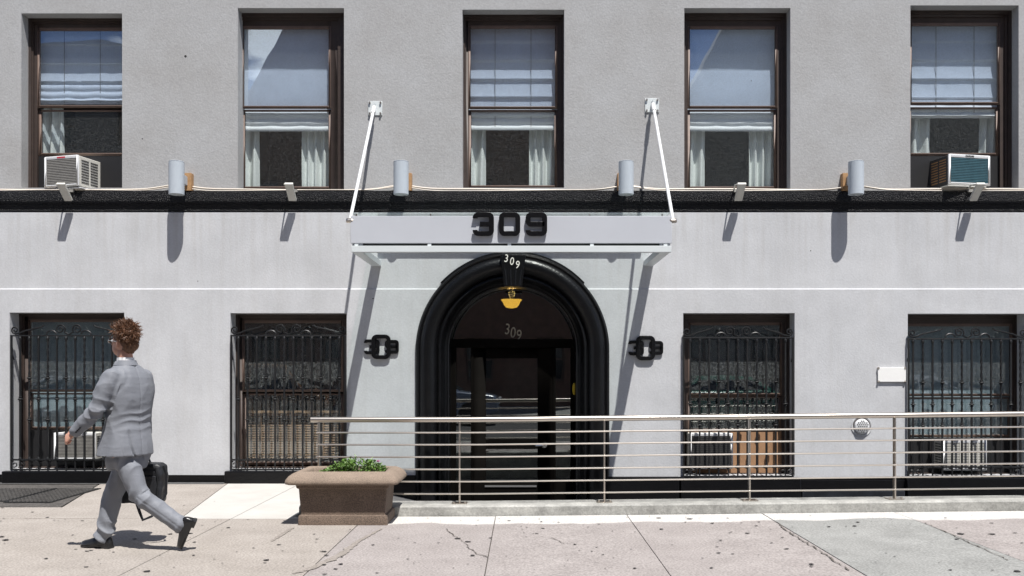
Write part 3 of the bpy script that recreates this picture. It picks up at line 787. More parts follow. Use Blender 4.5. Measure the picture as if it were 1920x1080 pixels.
def grille(o, yt, yb, ybb, bars, first, step, rail, label, twist_first=False):
    x0, x1 = X(rail[0],YR), X(rail[1],YR); zt, zb, zbb = Z(yt,YR), Z(yb,YR), Z(ybb,YR)
    g = thing('window_grille', ((x0+x1)/2, YR, zbb), label, 'window grille', 'wrought iron grilles over the ground floor windows')
    MB().box(x0,x1,YR-.012,YR+.012,zt-.012,zt+.006).build('top_rail', M['iron'], g, bevel=.003)
    MB().box(x0,x1,YR-.014,YR+.012,zb-.010,zb+.010).build('bottom_rail', M['iron'], g, bevel=.003)
    MB().box(x0,x1,YR-.014,YR+.012,zbb-.010,zbb+.008).build('bottom_rail', M['iron'], g, bevel=.003)
    H = zt-zb
    plain = bar_mesh(-(H), 0, [-H*.505], False); tw = bar_mesh(-(H), 0, [-H*.67, -H*.335][:2], True)
    xs = []
    for i in range(bars):
        px = first+step*i; isT = (i % 2 == (0 if twist_first else 1))
        inst('bar', tw if isT else plain, g, (X(px,YR), YR, zt-.012)); xs.append(X(px,YR))
    for x in xs:
        b = MB().box(x-.009, x+.009, YR+.012, .16, zb-.028, zb-.014)
        b.build('return_bar', M['iron'], g)
        MB().tube([(x,YR,zbb),(x,YR,zb)], .0075, square=True).build('stub', M['iron'], g)
    # side returns with scroll brackets
    for xx, s_ in ((x0+.01, 1), (x1-.01, -1)):
        b = MB().box(xx-.008, xx+.008, YR+.012, .02, zt-.01, zt+.004)
        b.tube([(xx, .0, zt-.30), (xx, YR+.0, zt-.22), (xx, YR+.004, zt-.12), (xx, YR, zt-.02)], .008, 6)
        b.build('side_bracket', M['iron'], g, smooth=True)
        MB().tube([(xx, YR, zbb), (xx, YR, zt)], .010, square=True).build('side_bar', M['iron'], g)
    # top scrolls
    def sc_(pts, nm='scroll', r=.0105): MB().tube([(p[0], YR, p[1]) for p in pts], r, 6).build(nm, M['iron'], g, smooth=True)
    cx = (x0+x1)/2; W = (x1-x0); zr = zt+.006
    for s_ in (-1, 1):
        e = cx + s_*(W/2-.055)
        pts = [(e+s_*p[0], zr+.062+p[1]) for p in spiral(0, 0, .014, .047, R(270+470), R(270), 30)]
        sc_(pts + [(e-s_*.06, zr+.022), (e-s_*.12, zr+.05), (cx+s_*.34, zr+.10), (cx+s_*.31, zr+.122)])
        c0 = (cx+s_*.105, zr+.072)
        pts = [(c0[0]+s_*p[0], c0[1]+p[1]) for p in spiral(0, 0, .062, .014, R(215), R(215-560), 34)]
        sc_([(cx+s_*.004, zr+.006), (cx+s_*.022, zr+.018)] + pts)
        q = [(cx+s_*(.215+.062*math.cos(t)), zr+.004+.052*math.sin(t)) for t in [R(170)*k/12 for k in range(13)]]
        sc_(q)
        for k in (0, 1):    # bottom scrolls
            bx = cx+s_*(W/2-.05-.085*k)
            p2 = [(bx+s_*(1-2*k)*p[0], (zb+zbb)/2+p[1]) for p in spiral(0, 0, .012, .045, R(0), R(430), 22)]
            sc_(p2, 'bottom_scroll', .007)
    return g
grille(LO[0], 629, 862, 880, 12, 38, 17.2, (20,238), 'black scrolled iron grille on the far left window behind the walking man')
grille(LO[1], 629, 862, 880, 12, 447, 17.2, (432,649), 'black scrolled iron grille on the window left of the arched door')
grille(LO[2], 633, 875, 893, 11, 1294, 17.85, (1280,1488), 'black scrolled iron grille on the window right of the arched door')
grille(LO[3], 635, 876, 893, 12, 1712, 18.3, (1702,1926), 'black scrolled iron grille on the far right window past the white plaque')

# ------------------------------------------------------------------ air conditioners
def air_con(px0, px1, y0, y1, Yf, Yb, label, front='louvre', badge=None, vents='right', cat_m=None):
    x0, x1, z0, z1 = X(px0,Yf), X(px1,Yf), Z(y1,Yf), Z(y0,Yf)
    r = thing('air_conditioner', ((x0+x1)/2, (Yf+Yb)/2, z0), label, 'air conditioner', 'window air conditioners')
    W = x1-x0; H = z1-z0; e = .028
    MB().box(x0, x1, Yf+.02, Yb, z0, z1).build('casing', M['offwhite'] if front != 'coil' else M['fin_dark'], r, bevel=.008)
    MB().frame(x0-.004, x1+.004, z0-.004, z1+.004, e, e, e, e*1.3, Yf, Yf+.019).build('front_frame', M['white_metal'], r, bevel=.005)
    MB().box(x0+e, x1-e, Yf+.012, Yf+.019, z0+e, z1-e).build('back_plate', M['fin_dark'] if front != 'coil' else M['coil'], r)
    b = MB(); n = 15
    for k in range(n):
        z = z0+e+(H-2.3*e)*(k+.5)/n; h = (H-2.3*e)/n*.28
        b.box(x0+e, x1-e, Yf+.003, Yf+.0115, z-h, z+h)
    b.build('louvres', {'louvre': M['fin'], 'dark': M['fin_dark'], 'coil': M['coil'], 'white': M['offwhite']}[front], r)
    if front == 'white':
        b = MB()
        for k in range(4): b.box(x0+W*(.2+.2*k)-.006, x0+W*(.2+.2*k)+.006, Yf-.001, Yf+.003, z0+e, z1-e)
        b.build('ribs', M['offwhite'], r)
    sx = x1 if vents == 'right' else x0; sg = 1 if vents == 'right' else -1
    b = MB(); k = 0
    n = 9
    for c_ in range(2):
        ya = Yf+.05+(Yb-Yf-.1)*(.5*c_+.02); yb2 = Yf+.05+(Yb-Yf-.1)*(.5*c_+.42)
        for k in range(n):
            z = z0+.05+(H-.1)*k/(n-1); b.box(sx+sg*.0005, sx+sg*.004, ya, yb2, z-.007, z+.007)
    b.build('side_vent', M['fin_dark'] if front != 'coil' else M['wood'], r)
    if badge:
        b = MB().box((x0+x1)/2-.06, (x0+x1)/2+.06, Yf-.004, Yf-.0005, z1-.022, z1-.002)
        bo = b.build('badge', M['red'] if badge == 'red' else M['white_metal'], r)
        if badge != 'red': text_obj('lettering', badge, .028, M['fin_dark'], r, ((x0+x1)/2, Yf-.0055, z1-.012), stretch=.85)
    return r
a = air_con(84, 160, 293, 349, -.05, .36, 'weathered white air conditioner with red badge in the far left upper window', badge='red')
b = MB().box(X(88,-.1), X(160,-.1), -.03, .16, Z(349,-.1)-.022, Z(349,-.1)-.008); b.build('support_tray', M['white_metal'], a, bevel=.004)
a.rotation_euler.z = R(-15)
a = air_con(1769, 1856, 291, 346, -.05, .36, 'air conditioner with dark teal coil in the far right upper window', front='coil', badge='FRIGIDAIRE', vents='left')
b = MB().box(X(1768,-.1), X(1850,-.1), -.07, .16, Z(346,-.1)-.022, Z(346,-.1)-.008); b.build('support_tray', M['offwhite'], a, bevel=.004)
a.rotation_euler.z = R(11)
air_con(101, 178, 812, 862, .01, .28, 'white air conditioner behind the grille of the far left lower window')
air_con(1293, 1374, 813, 878, .02, .28, 'white air conditioner beside brown board in the lower window right of the door', front='dark', vents='right')
air_con(1768, 1850, 826, 881, .02, .28, 'white ribbed air conditioner behind the far right lower grille', front='white', vents='left')

# ------------------------------------------------------------------ wall lamps on the ledge
def wall_lamp(px, mx, label):
    Y = -.25; x = X(px,Y); zt, zb = Z(303,Y), Z(365,Y)
    r = thing('wall_lamp', (x, Y, zb), label, 'wall lamp', 'cylinder wall lamps above the black ledge')
    rr = .092
    b = MB().lathe((x,Y,0), [(rr-.03,zb+.03),(rr-.012,zb+.004),(rr-.012,zb),(rr,zb+.002),(rr,zb+.06),(rr,zt-.012),(rr-.004,zt-.01),(rr-.004,zt-.006),(rr,zt-.004),(rr-.004,zt),(.001,zt)], 36, caps=False)
    b.build('housing', M['lamp_grey'], r, smooth=True, ang=40)
    MB().lathe((x,Y,0), [(.001,zb+.032),(rr-.028,zb+.03)], 24, caps=False).build('lens', mat('yellowed lens',(.5,.47,.3),.3), r)
    wx = X(mx)
    MB().box(wx-.045, wx+.045, -.055, .03, Z(359), Z(326)).build('wood_block', M['wood'], r, bevel=.004)
    sg = .02 if x < wx else -.02
    MB().box(min(x,wx)+.0, max(x,wx)+.0 if abs(x-wx) > .05 else x+.05, -.17, -.056, Z(350), Z(333)).build('mount', M['lamp_grey'], r, bevel=.006)
    return r
wall_lamp(331, 355, 'pale grey cylinder wall lamp farthest left, between first and second upper windows')
wall_lamp(752, 766, 'pale grey cylinder wall lamp just right of the left canopy rod')
wall_lamp(1174, 1164, 'pale grey cylinder wall lamp just left of the right canopy rod')
wall_lamp(1605, 1584, 'pale grey cylinder wall lamp farthest right, between fourth and fifth upper windows')
def uplight(px, label):
    r = thing('uplight', (X(px), -.05, Z(375)), label, 'uplight', 'small white uplights on the black ledge')
    x = X(px,-.1)
    a_ = Vector((x,-.075,Z(376,-.06))); c_ = Vector((x,-.27,Z(344,-.26)))
    d = (c_-a_).normalized(); nrm = Vector((1,0,0)).cross(d)
    hw, th = .048, .018
    rg = []
    for p, k in ((a_,1.0),(a_.lerp(c_,.8),1.0),(c_,1.1)):
        rg.append([p+Vector((hw*k,0,0))+nrm*th, p+Vector((hw*k,0,0))-nrm*th, p-Vector((hw*k,0,0))-nrm*th, p-Vector((hw*k,0,0))+nrm*th])
    MB().rings(rg).build('head', M['offwhite'], r, bevel=.006)
    b = MB().tube([c_+Vector((-.05,0,-.01)), Vector((x-.06,-.14,Z(352))), Vector((x-.03,.02,Z(358)))], .010, 6)
    b.build('yoke', M['offwhite'], r, smooth=True)
    MB().box(x-.05,x+.05,-.07,-.0,Z(362),Z(357)).build('base', M['fin'], r)
for px, lb in ((127,'off white uplight on the ledge under the far left air conditioner'),(548,'off white uplight on the ledge below second upper window from left'),
               (1385,'off white uplight on the ledge below second upper window from right'),(1826,'off white uplight on the ledge under the far right air conditioner')):
    uplight(px, lb)
# cables
def cable_pts(off):
    pts = []
    lamps = [331, 752, 1174, 1605]
    px = -60
    while px <= 1990:
        h = sum(math.exp(-((px-l)/38.0)**2) for l in lamps)
        y = 355.5 - 7.5*h + 1.2*math.sin(px*.013+off*3) + off*2.2
        pts.append((X(px), .0 - .02*off, Z(y))); px += 14
    return pts
b = MB().tube(cable_pts(0), .011, 8)
tag(b.build('cable', M['cable'], origin=(0,0,Z(355)), smooth=True), 'thick cream cable running along the top of the black ledge', 'cable')
b = MB().tube(cable_pts(1), .007, 8)
tag(b.build('cable', M['cable'], origin=(0,-.02,Z(357)), smooth=True), 'thinner cream cable lying just below the thick one on the ledge', 'cable')

# ------------------------------------------------------------------ entrance canopy
YF = -1.30
cp = thing('entrance_canopy', (ax, YF/2, Z(475,YF)), 'silver steel and glass entrance canopy with black 309 over the arched door', 'canopy')
fx0, fx1 = X(657,YF), X(1260,YF)
MB().box(fx0, fx1, YF, YF+.03, Z(456,YF), Z(405,YF)).build('fascia', M['canopy'], cp, bevel=.004)
MB().box(fx0+.012, fx1-.008, YF-.012, YF+.05, Z(473,YF), Z(461,YF)).build('front_bar', M['canopy_bar'], cp, bevel=.004)
MB().box(fx0+.03, fx1-.03, YF+.06, YF+.09, Z(466,YF), Z(452,YF)).build('gap_shade_strip', M['fin_dark'], cp)  # added dark strip: the shade in the fascia gap put into its colour
for px in (668,805,955,1110,1248):
    MB().box(X(px,YF)-.02, X(px,YF)+.02, YF+.005, YF+.028, Z(461,YF), Z(456,YF)).build('spacer', M['canopy_bar'], cp)
for sx in (fx0+.015, fx1-.13):
    MB().box(sx, sx+.115, YF+.051, WL, Z(473,YF), Z(461,YF)).build('side_beam', M['canopy_bar'], cp, bevel=.004)
    MB().box(sx, sx+.115, YF+.031, YF+.05, Z(460,YF), Z(407,YF)).build('side_post', M['canopy'], cp)
MB().box(fx0+.13, fx1-.13, -.10, -.001, 3.03, 3.125).build('wall_bar', M['canopy_bar'], cp, bevel=.004)
zg = Z(400.5,YF)
MB().box(fx0+.02, fx1-.02, YF+.005, -.05, zg, zg+.012).build('glass_roof', M['glass_roof'], cp)
for px in (668,807,1106,1242):
    MB().box(X(px,YF)-.006, X(px,YF)+.006, YF+.01, YF+.03, Z(405,YF), zg).build('glass_clip', M['steel'], cp)
# squared numerals
def corner(p, r, a0, a1, n=4): return [(p[0]+r*math.cos(a0+(a1-a0)*i/n), p[1]+r*math.sin(a0+(a1-a0)*i/n)) for i in range(n+1)]
Q = math.pi/2
def digit_paths(ch, w_, h_, t, r):
    """centre line paths inside 0..w, 0..h"""
    a, c = t/2, w_-t/2; lo_, hi = t/2, h_-t/2; mid_ = h_/2
    TR = corner((c-r,hi-r), r, Q, 0); BR = corner((c-r,lo_+r), r, 0, -Q); BL = corner((a+r,lo_+r), r, -Q, -2*Q); TL = corner((a+r,hi-r), r, 2*Q, Q)
    if ch == '0': return [(TR+BR+BL+TL, True)]
    if ch == '3': return [([(a,hi-r*1.15)]+TL+TR+BR+BL+[(a,lo_+r*1.15)], False), ([(w_*.34,mid_),(c,mid_)], False)]
    ml = corner((a+r,mid_+r), r, -Q, -2*Q)
    return [([(c,mid_)]+ml+TL+TR+BR+BL+[(a,lo_+r*1.15)], False)]
def numeral_mesh(ch, x, z, w_, h_, t, r, y0, y1, hs=1.0):
    b = MB()
    for k, (pts, cl) in enumerate(digit_paths(ch, w_, h_, t, r)):
        b.stroke([(x+p[0], z+p[1]) for p in pts], t, y0+.0005*k, y1, cl)
    return b
zn0, zn1 = Z(442,YF-.05), Z(397.5,YF-.05)
for ch, p0, p1 in (('3',886,926),('0',935.5,975.5),('9',985.5,1026)):
    x0, x1 = X(p0,YF-.05), X(p1,YF-.05)
    numeral_mesh(ch, x0, zn0, x1-x0, zn1-zn0, .054, .034, YF-.042, YF-.014).build('numeral', M['black'], cp, bevel=.004)
    MB().tube([((x0+x1)/2+.085, YF-.015, zn0+.13), ((x0+x1)/2+.085, YF, zn0+.13)], .008, 6).build('standoff', M['steel'], cp)
# tie rods
for (wx, wy, fx, m_) in ((703,202,655.5,1), (1223,196.5,1262.5,1)):
    p = Vector((X(wx), WU, Z(wy))); q = Vector((X(fx,YF), YF+.02, Z(413,YF)))
    pl = MB().box(p.x-.088, p.x+.088, WU-.012, WU, p.z-.088, p.z+.088).build('wall_plate', M['canopy_bar'], cp, bevel=.003)
    for sx in (-.068,.068):
        for sz in (-.068,.068):
            MB().lathe((p.x+sx, WU-.012, p.z+sz), [(.001,-.02),(.013,-.02),(.013,0)], 6, 'y').build('bolt', M['steel'], pl)
    b = MB().box(p.x-.008, p.x+.008, -.075, WU-.012, p.z-.045, p.z+.045); b.build('lug', M['canopy_bar'], pl)
    st_ = Vector((p.x, -.06, p.z-.01))
    rod = MB().tube([st_, q], .019, 10)
    rod.tube([st_.lerp(q,.0), st_.lerp(q,.06)], .026, 10)
    ro = rod.build('tie_rod', M['white_metal'], cp, smooth=True)
    MB().lathe((q.x, q.y, q.z), [(.022,-.04),(.028,-.02),(.028,.02),(.022,.04)], 10, 'x').build('rod_pin', M['steel'], ro)

# ------------------------------------------------------------------ 309 emblems beside the door
def emblem(px, py, label):
    r = thing('address_emblem', (X(px), -.03, Z(py)), label, 'emblem', 'black 309 emblems either side of the door')
    def dg(ch, a0, a1, b0, b1, t, rr, y0, y1):
        x0, x1, z0, z1 = X(px+a0), X(px+a1), Z(py+b1), Z(py+b0)
        numeral_mesh(ch, x0, z0, x1-x0, z1-z0, t, rr, y0, y1).build('numeral', M['black'], r, bevel=.006)
    dg('3', -33, -4, -14, 14, .040, .022, -.047, -.021)
    dg('9', 6, 32, -13, 13, .040, .022, -.047, -.021)
    dg('0', -19, 17, -23, 23, .050, .045, -.062, -.022)
    return r
emblem(716.5, 650.5, 'black interlocked 309 emblem on the wall left of the arched door')
emblem(1210.5, 652.5, 'black interlocked 309 emblem on the wall right of the arched door')

# plaque and round vent
pq = thing('wall_plaque', (X(1670), -.03, Z(702)), 'blank looking white plaque on the grey wall before the far right window', 'plaque')
MB().box(X(1643.5), X(1696), -.045, -.03, Z(716), Z(689)).build('plate', mat('bright white enamel',(.82,.82,.8),.35), pq, bevel=.004)
for px in (1645,1694.5):
    for py in (690,715): MB().lathe((X(px),-.046,Z(py)), [(.001,-.008),(.011,-.006),(.013,.0),(.013,.026)], 8, 'y').build('screw', M['steel'], pq)
vt = thing('round_vent', (X(1614), -.03, Z(798)), 'round white perforated vent cap low on the wall right of the door', 'vent')
c = (X(1614), WB-.001, Z(799))
MB().lathe(c, [(.112,.0),(.128,-.002),(.131,-.007),(.126,-.010),(.114,-.006),(.112,0)], 32, 'y').build('collar', M['wall_low'], vt, smooth=True)
MB().lathe((c[0]+.005,c[1]-.001,c[2]+.02), [(.001,0),(.112,0)], 32, 'y', caps=False).build('socket', mat('shaded socket',(.10,.09,.09),.7), vt)  # flat disc; shade of the socket hole is put into its dark colour
cc = (c[0], c[1]-.012, c[2])
MB().lathe(cc, [(.001,-.031),(.076,-.030),(.088,-.022),(.094,-.004),(.092,.01)], 28, 'y').build('cap', M['white_metal'], vt, smooth=True)
b = MB()
for i in range(-3,4):
    for j in range(-3,4):
        hx, hz = i*.0255+(j % 2)*.0127, j*.0225
        if hx*hx+hz*hz < .0056: b.lathe((cc[0]+hx, cc[1]-.0322, cc[2]+hz), [(.0085,-.001),(.0085,.004)], 8, 'y')
tag(b.build('perforations', M['fin_dark'], vt), kind='stuff')

# ------------------------------------------------------------------ railing
YL = -2.38
rl = thing('ramp_railing', (1.5, YL, .1), 'long stainless steel railing with six thin rails on the pale kerb', 'railing')
def hx(x): return G(x)
topz = Z(787,YL)
xs = [X(583,YL)+i*.4 for i in range(26)]
MB().tube([(x, YL, topz+hx(x)) for x in xs], .0265, 14).build('top_rail', M['steel'], rl, smooth=True, ang=60)
xr = [X(594,YL)+i*.4 for i in range(26)]
for py in (811,833.5,856.5,879.5,902.5,925.5):
    z = Z(py,YL)
    MB().tube([(x, YL-.022, z+hx(x)) for x in xr], .0085, 8).build('rail', M['steel'], rl, smooth=True)
for px in (598,862,1133,1405,1677,1948):
    x = X(px,YL); z0 = .10+G(x)
    po_ = MB().box(x-.007, x+.007, YL-.025, YL+.025, z0, topz+hx(x)-.02).build('post', M['steel'], rl, bevel=.002)
    MB().box(x-.075, x+.075, YL-.06, YL+.06, z0, z0+.010).build('base_plate', M['steel'], po_, bevel=.002)
    for sx in (-.055,.055):
        MB().lathe((x+sx, YL-.035, z0+.010), [(.011,0),(.011,.012),(.001,.016)], 6).build('bolt', M['steel'], po_)

# ------------------------------------------------------------------ planter
pc = (-1.632, -2.785)
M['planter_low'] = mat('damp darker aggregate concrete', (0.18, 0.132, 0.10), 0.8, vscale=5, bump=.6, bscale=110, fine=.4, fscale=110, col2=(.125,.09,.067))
pt = thing('planter', (pc[0], pc[1], 0), 'brown aggregate concrete planter box on the pavement at the railing end', 'planter')
def rrect(hx_, hy, r, z, n=6, cx=pc[0], cy=pc[1]):
    out = []
    for (sx, sy, a0) in ((1,1,0),(-1,1,Q),(-1,-1,2*Q),(1,-1,3*Q)):
        for i in range(n+1):
            a = a0+Q*i/n; out.append((cx+sx*(hx_-r)+r*math.cos(a), cy+sy*(hy-r)+r*math.sin(a), z))
    return out
hy0 = .225
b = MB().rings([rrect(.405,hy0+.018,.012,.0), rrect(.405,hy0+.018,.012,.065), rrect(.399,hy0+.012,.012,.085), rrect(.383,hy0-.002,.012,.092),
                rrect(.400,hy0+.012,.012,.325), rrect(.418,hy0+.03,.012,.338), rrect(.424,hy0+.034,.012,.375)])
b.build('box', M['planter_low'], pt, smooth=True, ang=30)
ri = []
for (ex, z, r) in ((.0,.372,.02),(.065,.372,.05),(.083,.378,.055),(.088,.394,.055),(.080,.418,.05),(.060,.444,.045),(.032,.466,.04),(.0,.481,.03),(-.03,.485,.025),(-.05,.478,.02),(-.062,.46,.02),(-.066,.40,.02)):
    ri.append(rrect(.424+ex, hy0+.034+ex*.95, r, z))
b = MB().rings(ri+[ri[0]], caps=False)
b.build('rim', M['planter'], pt, smooth=True, ang=60)
tag(MB().box(pc[0]-.38,pc[0]+.38,pc[1]-.19,pc[1]+.19,.38,.425).build('soil', M['soil'], pt), kind='stuff')
# leafy plants
b = MB()
rnd = random.Random(3)
for k in range(3200):
    u = rnd.uniform(-.31,.29); v = rnd.uniform(-.18, .14)
    if noise.noise(Vector((u*7, v*7, 2))) < -.22 or (u < -.12 and rnd.random() < .45): continue
    hgt = .44 + (.115+.05*noise.noise(Vector((u*9, v*9, 5))))*math.exp(-((u-.03)/.24)**4) + rnd.uniform(-.02,.02)
    x, y = pc[0]+.05+u, pc[1]+v
    z = rnd.uniform(.43, max(.44,hgt))
    L_ = rnd.uniform(.022,.045); W_ = L_*.36; a = rnd.uniform(0, 6.283); el = rnd.uniform(.1, 1.1)
    d = Vector((math.cos(a)*math.cos(el), math.sin(a)*math.cos(el), math.sin(el))); sd = Vector((-math.sin(a), math.cos(a), 0)); up = sd.cross(d)*-1
    p = Vector((x,y,z))
    b.add([p, p+d*L_*.35+sd*W_*.5+up*.003, p+d*L_*.75+sd*W_*.42, p+d*L_-up*.004, p+d*L_*.75-sd*W_*.42, p+d*L_*.35-sd*W_*.5+up*.003, p+d*L_*.5+up*-.003],
          [(0,1,6),(1,2,6),(2,3,6),(3,4,6),(4,5,6),(5,0,6)])
tag(b.build('bedding_plants', M['leaf'], origin=(pc[0],pc[1],.42)), 'low bright green bedding plants growing in the planter', 'plants', kind='stuff')
def flower(px, py, Y, r0, label, pm=None):
    x, z = X(px,Y), Z(py,Y)
    f = thing('flower', (x, Y, z-.05), label, 'flower')
    MB().tube([(x,Y,z-.07),(x+.003,Y,z-.005)], .0022, 5).build('stem', M['leaf'], f)
    b = MB()
    for k in range(16):
        a = 2.4*k; el = .15+.08*k
        d = Vector((math.cos(a)*math.cos(el), math.sin(a)*math.cos(el), math.sin(el))); sd = Vector((-math.sin(a), math.cos(a), 0)); p = Vector((x,Y,z))
        L_ = r0*(1-.02*k); b.add([p, p+d*L_*.6+sd*L_*.35, p+d*L_, p+d*L_*.6-sd*L_*.35], [(0,1,2,3)])
    b.build('petals', pm or M['petal'], f)
flower(709, 866, pc[1], .024, 'small pink flower standing up at the right end of the planter')
flower(634, 883, pc[1]-.12, .016, 'small reddish pink flower low among the leaves of the planter', mat('crimson petals',(.5,.05,.09),.6))

# ------------------------------------------------------------------ the far side of the street (seen mirrored in the glass)
def brick_mat(name, c1, c2, mortar):
    m = mat(name, c1, .85, var=.2, vscale=2)
    return m
def far_building(poly, wins, label, m, z0w=3.0):
    xs_ = [p[0] for p in poly]
    r = thing('brick_building', (sum(xs_)/len(xs_), -23, 0), label, 'building')
    b = MB(); holes = []
    for (wx0, wx1, wz0, wz1) in wins: holes.append([(wx0,wz0),(wx1,wz0),(wx1,wz1),(wx0,wz1)])
    holed_wall(b, poly, holes, -23, -23.25)
    n = len(poly)
    b.add([(p[0],-23,p[1]) for p in poly]+[(p[0],-33,p[1]) for p in poly], [(i,(i+1)%n,(i+1)%n+n,i+n) for i in range(n)])
    b.build('wall', m, r)
    for (wx0, wx1, wz0, wz1) in wins:
        f = MB().frame(wx0+.001, wx1-.001, wz0+.001, wz1-.001, .08, .08, .1, .08, -23.24, -23.15).box(wx0+.08,wx1-.08,-23.23,-23.16,(wz0+wz1)/2-.04,(wz0+wz1)/2+.04).build('window', M['brown'], r)
        MB().box(wx0, wx1, -23.21, -23.2, wz0, wz1).build('pane', mat_dark, f)
    return r
mat_dark = mat('dark far window glass', (.03,.035,.04), .08, spec=.8)
def grid(x0, x1, n, zs):
    out = []
    for z in zs:
        for i in range(n):
            c_ = x0+(x1-x0)*(i+.5)/n; out.append((c_-.55, c_+.55, z, z+1.7))
    return out
K = (D+23)/D
def refl(px, py): return (X(px)*K, 1.4+(695-py)/150*K)
pA, pB = refl(519,55), refl(457,170)
sl_ = (pA[1]-pB[1])/(pA[0]-pB[0])
def on(p, z): return (p[0]+(z-p[1])/sl_, z)
far_building([(-12.6,0),(3,0),(3,17),on(pA,17),on(pA,9.4),(-12.6,9.4)], grid(-11.5,2.5,5,(1.0,4.4,7.2)), 'brick building with a slanting gable edge across the street', mat('far brown brick',(.20,.12,.09),.85,var=.3,vscale=3))
pC = refl(1355,55)
far_building([(4.6,0),(20,0),(20,17),on(pC,17),on(pC,9.4),(4.6,9.4)], grid(5.2,19.5,5,(1.0,4.4,7.2)), 'pale building with a slanting gable edge across the street', mat('far pale stone',(.33,.31,.28),.85,var=.2,vscale=3))
far_building([(-26,0),(-13.2,0),(-13.2,13.6),(-16.5,14.4),(-26,13.6)], grid(-25,-14,4,(1.0,4.4,7.2,10.2)), 'grey building with a low gable at the left end across the street', mat('far grey brick',(.22,.21,.21),.85,var=.2,vscale=3))

def car(x, y, col, label, van=False, flip=1):
    r = thing('parked_car', (x, y, -.15), label, 'car', 'cars parked across the street')
    mp_ = mat('car paint', col, .25, coat=.8, spec=.6)
    H = 1.75 if van else 1.42
    def P_(u, z): return (x+flip*u, z-.15)
    body = [(-2.2,.35),(-2.22,.62),(-2.1,.82),(-1.1,.95),(1.55,.98),(2.15,.88),(2.25,.55),(2.2,.3),(1.75,.22),(-1.8,.22)]
    cab = [(-1.15,.94),(-.35,H-.03),(.2,H),(1.1,H-.04),(1.75,.97)]
    rg = []
    for t, inset, up in ((-.90,.06,-.03),(-.84,.0,0),(.84,.0,0),(.90,.06,-.03)):
        rg.append([(P_(u*(1-inset*.3), z+ (up if z > .5 else -up))[0], y+t, P_(u,z+(up if z > .5 else -up))[1]) for u, z in body])
    MB().rings(rg).build('body', mp_, r, bevel=.03, ang=50)
    rg = []
    for t, k in ((-.80,0),(-.64,1),(.64,1),(.80,0)):
        pass
    n = len(cab); lo_ = cab
    vs = []
    for u, z in cab:
        wd = .80 - .20*(z-.94)/(H-.94)
        vs += [(P_(u,z)[0], y-wd, P_(u,z)[1]), (P_(u,z)[0], y+wd, P_(u,z)[1])]
    fs = [(2*i,2*i+2,2*i+3,2*i+1) for i in range(n-1)] + [tuple(2*i for i in range(n)), tuple(2*i+1 for i in reversed(range(n)))]
    MB().add(vs, fs).build('roof', mp_, r, bevel=.03)
    for sg in (-1,1):
        for (u0,u1) in ((-.95,.1),(.18,1.5)):
            q = []
            for u, z in ((u0,1.0),(u1,1.0),(min(u1,1.05) if u1 > 1 else u1,H-.12),(max(u0,-.3) if u0 < -.5 else u0,H-.12)):
                wd = .80 - .20*(z-.94)/(H-.94)+.008
                q.append((P_(u,z)[0], y+sg*wd, P_(u,z)[1]))
            MB().add(q, [(0,1,2,3)]).build('side_window', mat_dark, r)
    def scr(u0,z0_,u1,z1_):
        q = []
        for u, z, e in ((u0,z0_,1),(u0,z0_,-1),(u1,z1_,-1),(u1,z1_,1)):
            wd = (.74 - .20*(z-.94)/(H-.94))
            q.append((P_(u,z+.012)[0], y+e*wd, P_(u,z+.012)[1]))
        MB().add(q, [(0,1,2,3)]).build('windscreen', mat_dark, r)
    scr(-1.1,.99,-.42,H-.07); scr(1.7,1.02,1.15,H-.06)
    for u in (-1.4,1.4):
        for sg in (-1,1):
            c_ = (P_(u,.33)[0], y+sg*.82, .18)
            w_ = MB().lathe(c_, [(.2,-.09),(.3,-.1),(.33,-.07),(.33,.07),(.3,.1),(.2,.09)], 24, 'y').build('wheel', M['gum'], r, smooth=True)
            MB().lathe(c_, [(.001,-.08),(.19,-.085),(.2,-.06),(.2,.06),(.19,.085),(.001,.08)], 16, 'y').build('rim', M['chrome'], w_, smooth=True)
    for sg in (-1,1):
        MB().box(P_(-2.2,.7)[0]-.02, P_(-2.2,.7)[0]+.05, y+sg*.62-.16, y+sg*.62+.16, .47, .62).build('headlight', M['white_metal'], r, bevel=.01)
for (x, col, lb, vn, fl) in ((-2.9,(.16,.2,.28),'blue grey parked car across the street opposite the door',False,-1),(5.4,(.05,.22,.15),'green parked car across the street opposite the window right of the door',False,1),
        (-7.9,(.32,.17,.09),'brown parked van across the street opposite the second barred window',True,1),(-13.2,(.55,.55,.55),'silver parked car at the left end across the street',False,1),(11.4,(.6,.6,.62),'white parked car at the right end across the street',False,-1)):
    car(x, -14.2, col, lb, vn, fl)

